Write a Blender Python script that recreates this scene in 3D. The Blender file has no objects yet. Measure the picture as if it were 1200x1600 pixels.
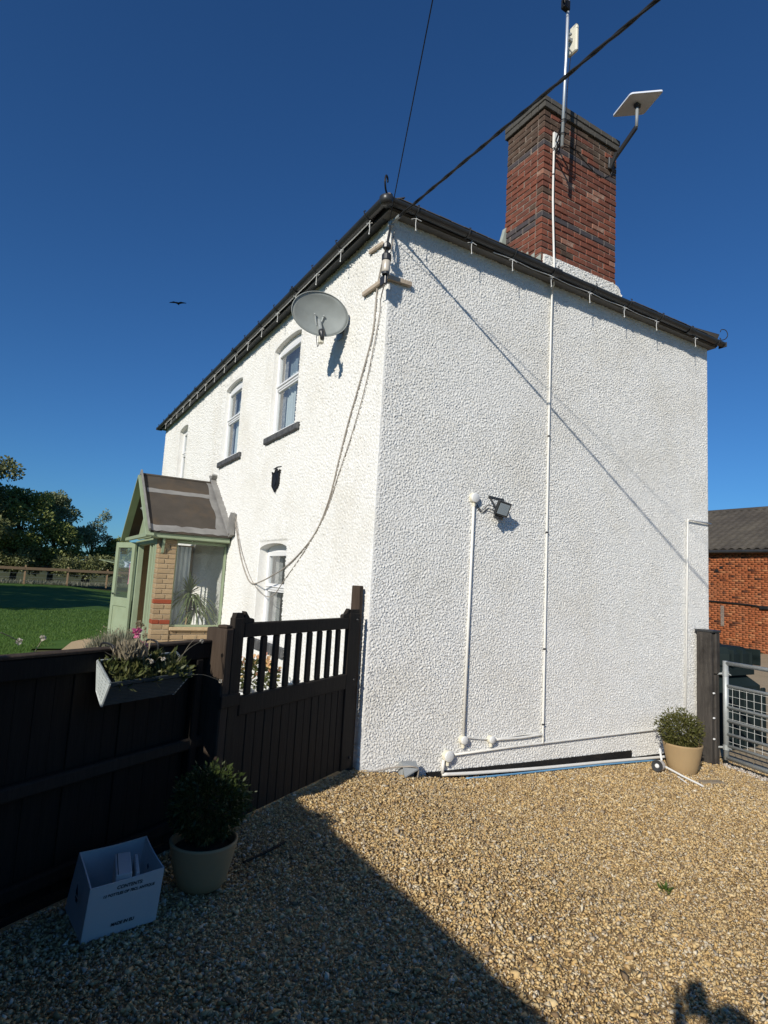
import bpy, bmesh, math, random
import numpy as np
from mathutils import Vector, Matrix
random.seed(7); RNG = np.random.default_rng(7)
SC = bpy.context.scene; COL = SC.collection
R = math.radians

# ------------------------------------------------------------------ camera, sky, sun, exposure
CAM = Vector((-2.7486, -4.8405, 1.65))
YAW, PITCH, ROLL, FPX = 0.5315, 0.1157, 0.0565, 934.64
fw = Vector((math.sin(YAW)*math.cos(PITCH), math.cos(YAW)*math.cos(PITCH), math.sin(PITCH)))
r0 = Vector((math.cos(YAW), -math.sin(YAW), 0)); u0 = r0.cross(fw)
rt = math.cos(ROLL)*r0 + math.sin(ROLL)*u0; up = -math.sin(ROLL)*r0 + math.cos(ROLL)*u0
cd = bpy.data.cameras.new("camera"); cam = bpy.data.objects.new("camera", cd); COL.objects.link(cam)
cd.sensor_fit = 'VERTICAL'; cd.sensor_height = 36.0; cd.lens = FPX/1600*36.0
cd.clip_start = 0.05; cd.clip_end = 3000
cam.matrix_world = Matrix((( rt.x, up.x, -fw.x, CAM.x), (rt.y, up.y, -fw.y, CAM.y), (rt.z, up.z, -fw.z, CAM.z), (0,0,0,1)))
SC.camera = cam

SUN = Vector((0.748, 0.4735, -0.465)).normalized()      # direction the light travels
ELEV = math.asin(-SUN.z); AZ = math.atan2(-SUN.x, -SUN.y)
w = bpy.data.worlds.new("World"); SC.world = w; w.use_nodes = True
nt = w.node_tree; bg = nt.nodes["Background"]
sky = nt.nodes.new("ShaderNodeTexSky"); sky.sky_type = 'NISHITA'; sky.sun_disc = False
sky.sun_elevation = ELEV; sky.sun_rotation = AZ
sky.altitude = 0; sky.air_density = 1.0; sky.dust_density = 0.2; sky.ozone_density = 3.0
tint = nt.nodes.new("ShaderNodeMix"); tint.data_type = 'RGBA'; tint.blend_type = 'MULTIPLY'; tint.inputs[0].default_value = 1
tint.inputs[7].default_value = (.455, .955, 1.50, 1)      # deep, clean autumn blue all round the sky
nt.links.new(sky.outputs[0], tint.inputs[6]); nt.links.new(tint.outputs[2], bg.inputs[0]); bg.inputs[1].default_value = 0.059
sd = bpy.data.lights.new("sun", 'SUN'); sd.energy = 4.45; sd.angle = R(0.5); sd.color = (1.0, 0.945, 0.845)
sun = bpy.data.objects.new("sun", sd); COL.objects.link(sun)
sun.rotation_euler = SUN.to_track_quat('-Z', 'Y').to_euler(); sun.location = (-20, -12, 15)
SC.view_settings.view_transform = 'Standard'; SC.view_settings.look = 'None'
SC.view_settings.exposure = 0.0; SC.view_settings.gamma = 1.0; SC.view_settings.use_curve_mapping = False

# ------------------------------------------------------------------ materials
def M(name, c1, c2=None, rough=.7, scale=6, detail=6, bump=0, bscale=60, metal=0, spec=.3, isl=0, orand=0, contrast=.25, c3=None, c3scale=1.5, c3amt=.5, stretch=None, pal=None):
    """principled material; c1..c2 mixed by noise (+ island / object random); c3 = blotches of dirt; pal = island palette"""
    m = bpy.data.materials.new(name); m.use_nodes = True; t = m.node_tree; N = t.nodes; L = t.links
    b = N["Principled BSDF"]; b.inputs["Roughness"].default_value = rough; b.inputs["Metallic"].default_value = metal
    b.inputs["Specular IOR Level"].default_value = spec
    tc = N.new("ShaderNodeTexCoord"); vec = tc.outputs["Object"]
    if stretch:
        mp = N.new("ShaderNodeMapping"); mp.inputs["Scale"].default_value = stretch; L.new(vec, mp.inputs[0]); vec = mp.outputs[0]
    nz = N.new("ShaderNodeTexNoise"); nz.inputs["Scale"].default_value = scale; nz.inputs["Detail"].default_value = detail; L.new(vec, nz.inputs["Vector"])
    mr = N.new("ShaderNodeMapRange"); mr.inputs[1].default_value = .5-contrast; mr.inputs[2].default_value = .5+contrast; L.new(nz.outputs["Fac"], mr.inputs[0])
    fac = mr.outputs[0]
    if isl or orand:
        if isl: rn = N.new("ShaderNodeNewGeometry").outputs["Random Per Island"]
        else: rn = N.new("ShaderNodeObjectInfo").outputs["Random"]
        mx = N.new("ShaderNodeMix"); mx.data_type = 'FLOAT'; mx.inputs[0].default_value = max(isl, orand)
        L.new(fac, mx.inputs[2]); L.new(rn, mx.inputs[3]); fac = mx.outputs[0]
    if pal:
        cr = N.new("ShaderNodeValToRGB"); el = cr.color_ramp.elements
        for i, (p, c) in enumerate(pal):
            e = el[i] if i < 2 else el.new(p)
            e.position = p; e.color = (*c, 1)
        cr.color_ramp.interpolation = 'LINEAR'; L.new(rn if (isl or orand) else fac, cr.inputs[0]); colout = cr.outputs[0]
        if isl or orand:
            hv = N.new("ShaderNodeMix"); hv.data_type = 'RGBA'; hv.blend_type = 'MULTIPLY'; hv.inputs[0].default_value = .45
            L.new(colout, hv.inputs[6]); L.new(mr.outputs[0], hv.inputs[7]); colout = hv.outputs[2]
    else:
        cm = N.new("ShaderNodeMix"); cm.data_type = 'RGBA'; L.new(fac, cm.inputs[0])
        cm.inputs[6].default_value = (*c1, 1); cm.inputs[7].default_value = (*(c2 or c1), 1); colout = cm.outputs[2]
    if c3:
        n3 = N.new("ShaderNodeTexNoise"); n3.inputs["Scale"].default_value = c3scale; n3.inputs["Detail"].default_value = 8; n3.inputs["Roughness"].default_value = .65
        L.new(tc.outputs["Object"], n3.inputs["Vector"])
        m3 = N.new("ShaderNodeMapRange"); m3.inputs[1].default_value = .48; m3.inputs[2].default_value = .68; m3.inputs[4].default_value = c3amt; L.new(n3.outputs["Fac"], m3.inputs[0])
        cx = N.new("ShaderNodeMix"); cx.data_type = 'RGBA'; L.new(m3.outputs[0], cx.inputs[0]); L.new(colout, cx.inputs[6]); cx.inputs[7].default_value = (*c3, 1); colout = cx.outputs[2]
    L.new(colout, b.inputs["Base Color"])
    if bump:
        bn = N.new("ShaderNodeTexNoise"); bn.inputs["Scale"].default_value = bscale; bn.inputs["Detail"].default_value = 5; L.new(vec, bn.inputs["Vector"])
        bp = N.new("ShaderNodeBump"); bp.inputs["Strength"].default_value = min(1, bump); bp.inputs["Distance"].default_value = .01; L.new(bn.outputs["Fac"], bp.inputs["Height"]); L.new(bp.outputs[0], b.inputs["Normal"])
    return m
def leafmat(name, c1, c2, trans=.25, rough=.5):
    m = M(name, c1, c2, rough=rough, isl=.75, scale=3, spec=.35)
    t = m.node_tree; N = t.nodes; L = t.links; b = N["Principled BSDF"]; out = N["Material Output"]
    tr = N.new("ShaderNodeBsdfTranslucent"); src = b.inputs["Base Color"].links[0].from_socket; L.new(src, tr.inputs[0])
    mx = N.new("ShaderNodeMixShader"); mx.inputs[0].default_value = trans
    L.new(b.outputs[0], mx.inputs[1]); L.new(tr.outputs[0], mx.inputs[2]); L.new(mx.outputs[0], out.inputs[0]); return m
def glassmat(name, tint=(.9,.95,.95), ior=1.52, dirt=.06):
    m = bpy.data.materials.new(name); m.use_nodes = True; t = m.node_tree; N = t.nodes; L = t.links
    N.remove(N["Principled BSDF"]); out = N["Material Output"]
    tr = N.new("ShaderNodeBsdfTransparent"); tr.inputs[0].default_value = (*tint, 1)
    gl = N.new("ShaderNodeBsdfGlossy"); gl.inputs["Roughness"].default_value = .02
    fr = N.new("ShaderNodeFresnel"); fr.inputs[0].default_value = ior
    mm = N.new("ShaderNodeMath"); mm.operation = 'MULTIPLY_ADD'; mm.inputs[1].default_value = .32; mm.inputs[2].default_value = .02; L.new(fr.outputs[0], mm.inputs[0])
    mx = N.new("ShaderNodeMixShader"); L.new(mm.outputs[0], mx.inputs[0]); L.new(tr.outputs[0], mx.inputs[1]); L.new(gl.outputs[0], mx.inputs[2])
    df = N.new("ShaderNodeBsdfDiffuse"); df.inputs[0].default_value = (.6,.62,.6,1)
    m2 = N.new("ShaderNodeMixShader"); m2.inputs[0].default_value = dirt; L.new(mx.outputs[0], m2.inputs[1]); L.new(df.outputs[0], m2.inputs[2])
    L.new(m2.outputs[0], out.inputs[0]); return m

mt = {}
mt['render'] = M('white_roughcast', (.865,.855,.82), (.78,.765,.72), rough=.85, scale=38, contrast=.22, bump=.35, bscale=120, spec=.2, c3=(.62,.58,.49), c3scale=1.1, c3amt=.35)
mt['soffit'] = M('soffit_shade_grey', (.14,.14,.14), (.19,.19,.185), rough=.8)  # shade under the gable gutter is put into this grey
mt['upvc'] = M('white_upvc', (.80,.80,.80), rough=.35, spec=.5)
mt['slate_sill'] = M('dark_painted_sill', (.06,.062,.065), (.12,.12,.12), rough=.7, scale=14, bump=.4, bscale=40, contrast=.15)
mt['black_plastic'] = M('black_plastic', (.024,.026,.028), (.04,.041,.043), rough=.38, spec=.5, scale=5)
mt['black_paint'] = M('black_bitumen', (.008,.008,.009), (.02,.018,.016), rough=.7, bump=.3)
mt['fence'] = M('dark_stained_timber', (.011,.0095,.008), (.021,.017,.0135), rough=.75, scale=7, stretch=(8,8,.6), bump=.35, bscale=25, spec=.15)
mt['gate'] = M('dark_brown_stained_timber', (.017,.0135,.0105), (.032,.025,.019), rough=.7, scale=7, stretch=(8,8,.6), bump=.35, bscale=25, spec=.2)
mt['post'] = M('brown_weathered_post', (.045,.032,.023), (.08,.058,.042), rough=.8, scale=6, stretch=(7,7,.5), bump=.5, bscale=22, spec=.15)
mt['sleeper'] = M('grey_brown_sleeper', (.04,.036,.032), (.085,.075,.065), rough=.85, scale=5, stretch=(6,6,.5), bump=.8, bscale=20, spec=.15, c3=(.015,.013,.012), c3scale=2.5, c3amt=.7)
PALG = [(0,(.66,.44,.18)),(.20,(.78,.56,.27)),(.42,(.88,.69,.39)),(.58,(.64,.43,.195)),(.70,(.48,.32,.165)),(.78,(.26,.18,.105)),(.86,(.58,.47,.33)),(1.0,(.92,.81,.60))]
mt['stones'] = M('gravel_stones', (.4,.3,.2), rough=.75, isl=1, pal=PALG, scale=60, contrast=.35, spec=.10, c3=(.32,.22,.12), c3scale=.9, c3amt=.28)
mt['gravel_bed'] = M('gravel_bed', (.26,.175,.085), (.42,.30,.15), rough=.95, scale=70, detail=3, bump=1, bscale=55, contrast=.2, spec=.1)
mt['yard'] = M('yard_gravel', (.30,.23,.145), (.46,.37,.25), rough=.95, scale=28, detail=8, bump=.9, bscale=40, spec=.1, c3=(.24,.2,.13), c3scale=.6, c3amt=.5)
mt['soil'] = M('field_soil', (.10,.085,.045), (.07,.09,.03), rough=1, scale=1, spec=.05)
mt['path'] = M('buff_path', (.40,.29,.17), (.52,.40,.25), rough=.95, scale=30, bump=.6, bscale=60, spec=.1)
mt['lawn'] = M('lawn_base', (.045,.098,.018), (.072,.135,.028), rough=.9, scale=4, spec=.1, bump=.5, bscale=30)
mt['grass'] = leafmat('grass_blades', (.055,.13,.019), (.125,.205,.042), .3, .6)
mt['green'] = M('sage_green_paint', (.31,.37,.245), (.265,.32,.205), rough=.55, scale=5, bump=.12, bscale=30, c3=(.25,.29,.17), c3scale=3, c3amt=.4)
mt['felt'] = M('brown_roof_felt', (.092,.078,.064), (.07,.06,.05), rough=.95, scale=5, bump=.5, bscale=160, spec=.1, c3=(.15,.10,.055), c3scale=1.6, c3amt=.45)
mt['lead'] = M('grey_lead', (.19,.182,.17), (.285,.275,.255), rough=.6, scale=6, bump=.35, bscale=18, spec=.3)
mt['verdigris'] = M('pale_green_lead', (.27,.31,.27), (.40,.42,.37), rough=.8, scale=7, bump=.3, bscale=15)
mt['buff'] = M('buff_brick', (.45,.325,.19), (.28,.20,.12), rough=.9, scale=25, orand=.7, bump=.6, bscale=90, spec=.1, c3=(.28,.22,.14), c3scale=9, c3amt=.5)
mt['redbuff'] = M('red_band_brick', (.30,.075,.038), (.24,.055,.03), rough=.9, scale=25, orand=.5, bump=.5, bscale=90, spec=.1)
mt['mortar'] = M('sandy_mortar', (.46,.38,.27), (.38,.31,.22), rough=.95, scale=30, bump=.5, bscale=90, spec=.1)
mt['mortar2'] = M('grey_mortar', (.33,.27,.22), (.12,.09,.075), rough=.95, scale=20, bump=.5, bscale=90, spec=.1)
mt['chim'] = M('red_chimney_brick', (.25,.086,.054), (.14,.058,.043), rough=.9, scale=16, orand=.7, bump=.7, bscale=80, spec=.12, c3=(.085,.055,.04), c3scale=6, c3amt=.75)
mt['chimlight'] = M('pale_worn_brick', (.33,.16,.11), (.24,.12,.085), rough=.92, scale=14, orand=.5, bump=.7, bscale=70, spec=.1, c3=(.45,.36,.28), c3scale=9, c3amt=.5)
mt['chimdark'] = M('sooty_chimney_brick', (.125,.078,.056), (.065,.047,.038), rough=.95, scale=14, orand=.5, bump=.7, bscale=80, spec=.1, c3=(.19,.15,.11), c3scale=8, c3amt=.45)
mt['blue'] = M('blue_brick', (.055,.049,.051), (.09,.074,.071), rough=.6, scale=16, orand=.5, bump=.4, bscale=80, spec=.3)
mt['cap'] = M('sooty_cap', (.075,.07,.062), (.115,.107,.095), rough=.95, scale=12, orand=.3, bump=.6, bscale=60, spec=.1)
mt['barn'] = M('orange_barn_brick', (.45,.135,.05), rough=.9, isl=1, pal=[(0,(.06,.03,.025)),(.07,(.16,.055,.03)),(.16,(.36,.11,.045)),(.5,(.46,.15,.06)),(.8,(.40,.12,.05)),(1,(.52,.22,.10))], scale=14, spec=.1, c3=(.27,.13,.075), c3scale=.5, c3amt=.5)
mt['barnmortar'] = M('barn_mortar', (.42,.20,.10), (.34,.15,.075), rough=.95, scale=4, spec=.1)
mt['tile'] = M('grey_brown_rooftile', (.088,.077,.066), (.055,.049,.043), rough=.9, isl=.6, scale=9, spec=.15, c3=(.13,.115,.09), c3scale=.8, c3amt=.45)
mt['galv'] = M('galvanised_steel', (.46,.48,.47), (.36,.385,.38), rough=.5, metal=.35, scale=9, spec=.5, bump=.1)
mt['wire'] = M('pale_weld_wire', (.6,.61,.58), rough=.6, spec=.4)
mt['mastm'] = M('bare_aluminium', (.68,.71,.74), (.6,.63,.66), rough=.38, metal=.55, scale=8, spec=.5)
mt['dishgrey'] = M('weathered_dish_grey', (.30,.325,.315), (.235,.255,.25), rough=.6, scale=7, spec=.35, c3=(.20,.21,.195), c3scale=4, c3amt=.5)
mt['whitepl'] = M('white_plastic', (.76,.76,.74), (.70,.70,.68), rough=.4, spec=.5, scale=6)
mt['panelwhite'] = M('cool_white_plastic', (.66,.70,.77), rough=.4, spec=.5)
mt['ivory'] = M('ivory_plastic', (.72,.68,.55), rough=.45, spec=.4)
mt['pvc'] = M('white_conduit', (.80,.79,.75), (.72,.70,.64), rough=.5, spec=.4, scale=6)
mt['cable_grey'] = M('grey_cable', (.40,.36,.31), (.30,.265,.225), rough=.6, scale=10)
mt['cable_dark'] = M('dark_cable', (.012,.012,.013), (.03,.03,.03), rough=.5, scale=10)
mt['bluepipe'] = M('blue_water_pipe', (.12,.30,.50), (.16,.34,.52), rough=.45, spec=.4)
mt['greybox'] = M('grey_outlet_plastic', (.30,.32,.33), (.25,.265,.27), rough=.5, spec=.4)
mt['batten'] = M('pale_wood_batten', (.52,.43,.33), (.42,.34,.26), rough=.85, scale=8, bump=.4)
mt['porcelain'] = M('brown_white_porcelain', (.62,.56,.47), (.5,.44,.36), rough=.3, spec=.6, scale=9)
mt['pot'] = M('tan_pot', (.39,.275,.145), (.34,.235,.12), rough=.7, scale=5, bump=.2, bscale=14, spec=.25, c3=(.33,.235,.13), c3scale=5, c3amt=.4)
mt['compost'] = M('compost', (.03,.022,.015), (.05,.035,.022), rough=1, bump=.8, bscale=60)
mt['boxleaf'] = leafmat('box_shrub_leaf', (.026,.045,.010), (.065,.085,.020), .2)
mt['boxleaf2'] = leafmat('olive_shrub_leaf', (.065,.075,.016), (.13,.12,.035), .2)
mt['card'] = M('white_card', (.60,.57,.54), (.56,.53,.50), rough=.75, scale=4, spec=.2)
mt['ink'] = M('black_ink', (.012,.012,.014), rough=.6)
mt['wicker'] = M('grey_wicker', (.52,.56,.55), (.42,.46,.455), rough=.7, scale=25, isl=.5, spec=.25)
mt['wicker_shaded'] = M('shaded_planter_face', (.045,.055,.055), (.07,.08,.078), rough=.7, scale=12, spec=.2)  # same wicker, darkened: shade on the planter front put into the colour
mt['succ'] = leafmat('planter_leaf', (.06,.085,.022), (.13,.125,.045), .2)
mt['dryst'] = leafmat('dry_stem', (.24,.20,.13), (.34,.29,.2), .15, .8)
mt['pink'] = leafmat('pink_petal', (.62,.10,.26), (.75,.24,.42), .3)
mt['seedhead'] = leafmat('pale_seedhead', (.52,.47,.38), (.62,.58,.5), .2, .8)
mt['lav'] = leafmat('lavender_foliage', (.16,.17,.115), (.27,.26,.19), .2, .8)
mt['palm'] = leafmat('palm_blade', (.14,.20,.07), (.30,.35,.16), .3, .4)
mt['tree1'] = leafmat('hawthorn_leaf', (.15,.19,.05), (.29,.31,.09), .25)
mt['tree2'] = leafmat('dark_tree_leaf', (.10,.12,.045), (.23,.235,.095), .2)
mt['tree3'] = leafmat('grey_green_leaf', (.14,.17,.085), (.28,.31,.155), .25)
mt['bark'] = M('bark', (.07,.055,.04), (.11,.09,.07), rough=.95, scale=9, stretch=(3,3,.6), bump=.8, bscale=14)
mt['fieldrail'] = M('pale_softwood_rail', (.30,.20,.115), (.24,.16,.095), rough=.85, scale=6, bump=.3)
mt['tank'] = M('dark_green_tank', (.010,.018,.018), (.017,.026,.026), rough=.7, spec=.12, scale=3)
mt['feather'] = M('dark_feather', (.015,.014,.013), rough=.8)
mt['cloth_pink'] = M('pink_cloth', (.68,.18,.30), (.75,.42,.5), rough=.9, scale=5)
mt['cloth_blue'] = M('blue_white_cloth', (.35,.42,.55), (.7,.72,.75), rough=.9, scale=12)
mt['skin'] = M('skin', (.45,.27,.19), rough=.5)
mt['jumper'] = M('navy_jumper', (.025,.03,.05), rough=.95, bump=.3)
mt['jeans'] = M('jeans', (.04,.06,.11), rough=.95, bump=.3)
mt['hair'] = M('brown_hair', (.03,.018,.01), rough=.7)
mt['curtain'] = M('pale_curtain', (.62,.66,.66), (.55,.58,.58), rough=.95, scale=3)
mt['curtaindark'] = M('grey_patterned_curtain', (.22,.21,.21), (.36,.34,.33), rough=.95, scale=18, contrast=.12)
mt['blind'] = M('blue_grey_blind', (.26,.31,.35), (.22,.27,.31), rough=.9, scale=3)
mt['room'] = M('room_wall', (.30,.29,.27), rough=.95)
mt['tilewall'] = M('dark_kitchen_tile', (.04,.04,.04), (.06,.06,.06), rough=.3)
mt['yellow'] = M('yellow_card', (.70,.52,.17), (.78,.62,.28), rough=.8, scale=8)
mt['bronze'] = M('black_iron', (.014,.015,.017), (.03,.03,.032), rough=.5, metal=.3, bump=.4, bscale=30)
mt['glass'] = glassmat('window_glass')
mt['porchglass'] = glassmat('dusty_porch_glass', (.93,.95,.94), dirt=.05)
mt['floodglass'] = M('flood_lens', (.33,.38,.41), (.28,.33,.36), rough=.25, spec=.5, scale=3)
mt['terracotta'] = M('terracotta', (.35,.14,.07), (.28,.11,.055), rough=.85)
mt['plank'] = M('grey_plank', (.33,.27,.19), (.25,.2,.14), rough=.9, stretch=(1,8,8), scale=6, bump=.4)
mt['stick'] = M('dark_stick', (.03,.022,.015), rough=.9)
mt['weed'] = leafmat('weed_leaf', (.06,.11,.02), (.10,.15,.03), .25)
mt['orangeflower'] = leafmat('yellow_petal', (.75,.55,.22), (.7,.3,.25), .3)

# ------------------------------------------------------------------ mesh helpers
def wloc(o):
    p = Vector((0,0,0))
    while o is not None: p += o.location; o = o.parent
    return p
class MB:
    def __init__(s): s.v = []; s.f = []; s.sm = False
    def add(s, vs, fs):
        k = len(s.v); s.v += [tuple(map(float, p)) for p in vs]; s.f += [tuple(i+k for i in f) for f in fs]; return s
    def box(s, a, b):
        x0,y0,z0 = a; x1,y1,z1 = b
        return s.add([(x0,y0,z0),(x1,y0,z0),(x1,y1,z0),(x0,y1,z0),(x0,y0,z1),(x1,y0,z1),(x1,y1,z1),(x0,y1,z1)],
                     [(3,2,1,0),(4,5,6,7),(0,1,5,4),(1,2,6,5),(2,3,7,6),(3,0,4,7)])
    def frame8(s, o, ax, ay, az):
        o, ax, ay, az = map(Vector, (o, ax, ay, az)); P = [o, o+ax, o+ax+ay, o+ay]; P += [p+az for p in P]
        return s.add(P, [(3,2,1,0),(4,5,6,7),(0,1,5,4),(1,2,6,5),(2,3,7,6),(3,0,4,7)])
    def bevbox(s, o, ax, ay, az, b=.006):
        """box with chamfered edges along its az direction and slightly inset ends"""
        o, ax, ay, az = map(Vector, (o, ax, ay, az)); lx, ly, lz = ax.length, ay.length, az.length
        ux, uy, uz = ax/lx, ay/ly, az/lz; b = min(b, lx*.3, ly*.3, lz*.3)
        oct_ = [(b,0),(lx-b,0),(lx,b),(lx,ly-b),(lx-b,ly),(b,ly),(0,ly-b),(0,b)]
        inn = [(min(max(x,b),lx-b), min(max(y,b),ly-b)) for x,y in oct_]
        rings = [(inn,0),(oct_,b),(oct_,lz-b),(inn,lz)]
        vs = [o+ux*x+uy*y+uz*z for ring,z in rings for x,y in ring]; fs = []
        for k in range(3):
            for i in range(8): j = (i+1)%8; fs.append((k*8+i, k*8+j, k*8+8+j, k*8+8+i))
        fs.append(tuple(range(7,-1,-1))); fs.append(tuple(range(24,32)))
        return s.add(vs, fs)
    def beam(s, p, q, wd, h, upv=(0,0,1), b=.004):
        p, q = Vector(p), Vector(q); d = (q-p); x = d.normalized().cross(Vector(upv)); x.normalize(); y = x.cross(d.normalized())
        return s.bevbox(p - x*wd/2 - y*h/2, x*wd, y*h, d, b)
    def tube(s, pts, r, n=8, caps=True):
        pts = [Vector(p) for p in pts]; rs = r if isinstance(r, (list,tuple)) else [r]*len(pts); vs = []; fs = []; pn = None
        for i, p in enumerate(pts):
            d = (pts[min(i+1,len(pts)-1)] - pts[max(i-1,0)]).normalized()
            if pn is None: a = d.orthogonal().normalized()
            else:
                a = pn - d*pn.dot(d)
                a = a.normalized() if a.length > 1e-6 else d.orthogonal().normalized()
            pn = a; c = d.cross(a)
            vs += [p + (a*math.cos(2*math.pi*k/n) + c*math.sin(2*math.pi*k/n))*rs[i] for k in range(n)]
        for i in range(len(pts)-1):
            for k in range(n): j = (k+1)%n; fs.append((i*n+k, i*n+j, i*n+n+j, i*n+n+k))
        if caps: fs.append(tuple(range(n-1,-1,-1))); fs.append(tuple((len(pts)-1)*n+k for k in range(n)))
        return s.add(vs, fs)
    def lathe(s, prof, c, n=32, axis=(0,0,1)):
        az = Vector(axis).normalized(); ax = az.orthogonal().normalized(); ay = az.cross(ax); c = Vector(c); vs = []; fs = []
        for r_, z in prof:
            vs += [c + az*z + (ax*math.cos(2*math.pi*k/n) + ay*math.sin(2*math.pi*k/n))*r_ for k in range(n)]
        for i in range(len(prof)-1):
            for k in range(n): j = (k+1)%n; fs.append((i*n+k, i*n+j, i*n+n+j, i*n+n+k))
        return s.add(vs, fs)
    def prism(s, poly, d):
        """polygon (3D points, planar) extruded by vector d"""
        P = [Vector(p) for p in poly]; d = Vector(d); n = len(P)
        return s.add(P + [p+d for p in P], [tuple(range(n-1,-1,-1)), tuple(range(n,2*n))] + [(i,(i+1)%n,(i+1)%n+n,i+n) for i in range(n)])
    def quad(s, a, b, c, d): return s.add([a,b,c,d], [(0,1,2,3)])
    def ball(s, c, r, n=10, m=7, sc=(1,1,1)):
        pr = [(r*math.sin(math.pi*i/m), -r*math.cos(math.pi*i/m)) for i in range(m+1)]
        k = len(s.v); s.lathe([(max(a,1e-4),z) for a,z in pr], (0,0,0), n)
        s.v[k:] = [(c[0]+x*sc[0], c[1]+y*sc[1], c[2]+z*sc[2]) for x,y,z in s.v[k:]]; return s
    def build(s, name, m, parent=None, smooth=None, **props):
        off = wloc(parent) if parent is not None else Vector((0,0,0))
        loc = Vector((0,0,0))
        if parent is None and s.v:      # a thing that is one mesh: origin at the middle of its base
            A = np.array(s.v); loc = Vector(((A[:,0].min()+A[:,0].max())/2, (A[:,1].min()+A[:,1].max())/2, A[:,2].min())); off = loc
        me = bpy.data.meshes.new(name); me.from_pydata([(x-off.x, y-off.y, z-off.z) for x,y,z in s.v], [], s.f); me.update()
        sm = s.sm if smooth is None else smooth
        if sm: me.polygons.foreach_set('use_smooth', [True]*len(me.polygons))
        me.materials.append(mt[m] if isinstance(m, str) else m)
        o = bpy.data.objects.new(name, me); COL.objects.link(o); o.location = loc
        if parent is not None: o.parent = parent
        for k, v_ in props.items(): o[k] = v_
        return o
def fastmesh(name, V, F, m, parent=None, smooth=False, **props):
    """numpy: V (n,3), F (m,k) with k = 3 or 4"""
    off = np.array(wloc(parent)) if parent is not None else np.zeros(3)
    me = bpy.data.meshes.new(name); V = np.asarray(V, np.float32) - off.astype(np.float32); F = np.asarray(F, np.int32)
    me.vertices.add(len(V)); me.vertices.foreach_set('co', V.ravel())
    k = F.shape[1]; me.loops.add(F.size); me.loops.foreach_set('vertex_index', F.ravel())
    me.polygons.add(len(F)); me.polygons.foreach_set('loop_start', np.arange(0, F.size, k, dtype=np.int32))
    if smooth: me.polygons.foreach_set('use_smooth', np.ones(len(F), bool))
    me.update(calc_edges=True); me.validate()
    me.materials.append(mt[m] if isinstance(m, str) else m)
    o = bpy.data.objects.new(name, me); COL.objects.link(o)
    if parent is not None: o.parent = parent
    for kk, v_ in props.items(): o[kk] = v_
    return o
def thing(name, label, cat, loc=(0,0,0), group=None):
    o = bpy.data.objects.new(name, None); COL.objects.link(o); o.location = loc; o.empty_display_size = .2
    return tag(o, label, cat, group)
def tag(o, label, cat, group=None):
    o['label'] = label; o['category'] = cat
    if group: o['group'] = group
    return o
def struct(o): o['kind'] = 'structure'; return o
def share(name, me, loc, parent, rot=None):
    o = bpy.data.objects.new(name, me); COL.objects.link(o); o.parent = parent; o.location = Vector(loc) - wloc(parent)
    if rot is not None: o.rotation_euler = rot
    return o
def smoothpath(P, n=4):
    """Catmull-Rom through points"""
    P = [Vector(p) for p in P]; out = []
    for i in range(len(P)-1):
        a = P[max(i-1,0)]; b = P[i]; c = P[i+1]; d = P[min(i+2,len(P)-1)]
        for k in range(n):
            t = k/n; out.append(.5*((2*b) + (c-a)*t + (2*a-5*b+4*c-d)*t*t + (3*b-a-3*c+d)*t**3))
    return out + [P[-1]]
GX = [-60,-10,-3,-1,0,.5,.9,1.5,2.3,4.1,5.2,6.5,9,13,20,40]; GZ = [0,0,0,0,-.03,-.115,-.195,-.24,-.268,-.345,-.44,-.45,-.38,-.25,-.08,0]
def gz(x): return float(np.interp(x, GX, GZ))

# ------------------------------------------------------------------ ground
def sheet(name, m, xs, ys, dz, kind='structure', inside=None):
    V = [(x, y, gz(x)+dz) for y in ys for x in xs]; n = len(xs); F = []
    for j in range(len(ys)-1):
        for i in range(n-1):
            if inside is None or inside((xs[i]+xs[i+1])/2, (ys[j]+ys[j+1])/2): F.append((j*n+i, j*n+i+1, j*n+n+i+1, j*n+n+i))
    o = fastmesh(name, np.array(V), np.array(F), m, smooth=True); o['kind'] = kind; return o
lin = lambda a,b,n: list(np.linspace(a,b,n))
sheet('ground', 'soil', [-900,-200,-60,-10,-3,-1,0,.5,.9,2.3,4.1,5.2,6.5,9,13,20,40,200,900], [-300,-60,-15,-5,0,5,15,40,80,200,900], -.03)
FA = R(31.6); FD = Vector((math.cos(FA), math.sin(FA), 0)); FN = Vector((math.sin(FA), -math.cos(FA), 0)); F0 = Vector((-.06, .03, 0))
def G(s_, off, z): p = F0 - FD*s_ + FN*off; return Vector((p.x, p.y, z))
sheet('gravel_drive', 'gravel_bed', lin(-5,0,11)+[.25,.5,.7,.9,1.6,2.3,3.2,4.1,4.6,5.3], lin(-9,.6,13), -.008,
      inside=lambda x,y: True)
sheet('yard', 'yard', [5.3,5.9,6.5,8,9,11,13,16,20,30], lin(-20,30,21), -.01)
# lawn and path of the garden side
sheet('lawn', 'lawn', lin(-45,25,29), lin(6.6,48,22), .004, inside=lambda x,y: not (-2.6 < x < 0.2 and y < 7.6))
pm = MB(); pp = [(-2.75,6.9),(-2.3,7.25),(-2.05,8.0),(-1.75,9.6),(-1.45,10.2),(-1.1,9.9),(-.95,8.0),(-.1,7.2),(-.1,4.0),(-2.4,4.0),(-2.8,5)]
pm.add([(x,y,.0135) for x,y in pp], [tuple(range(len(pp)))]); struct(pm.build('garden_path', 'path'))

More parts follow.
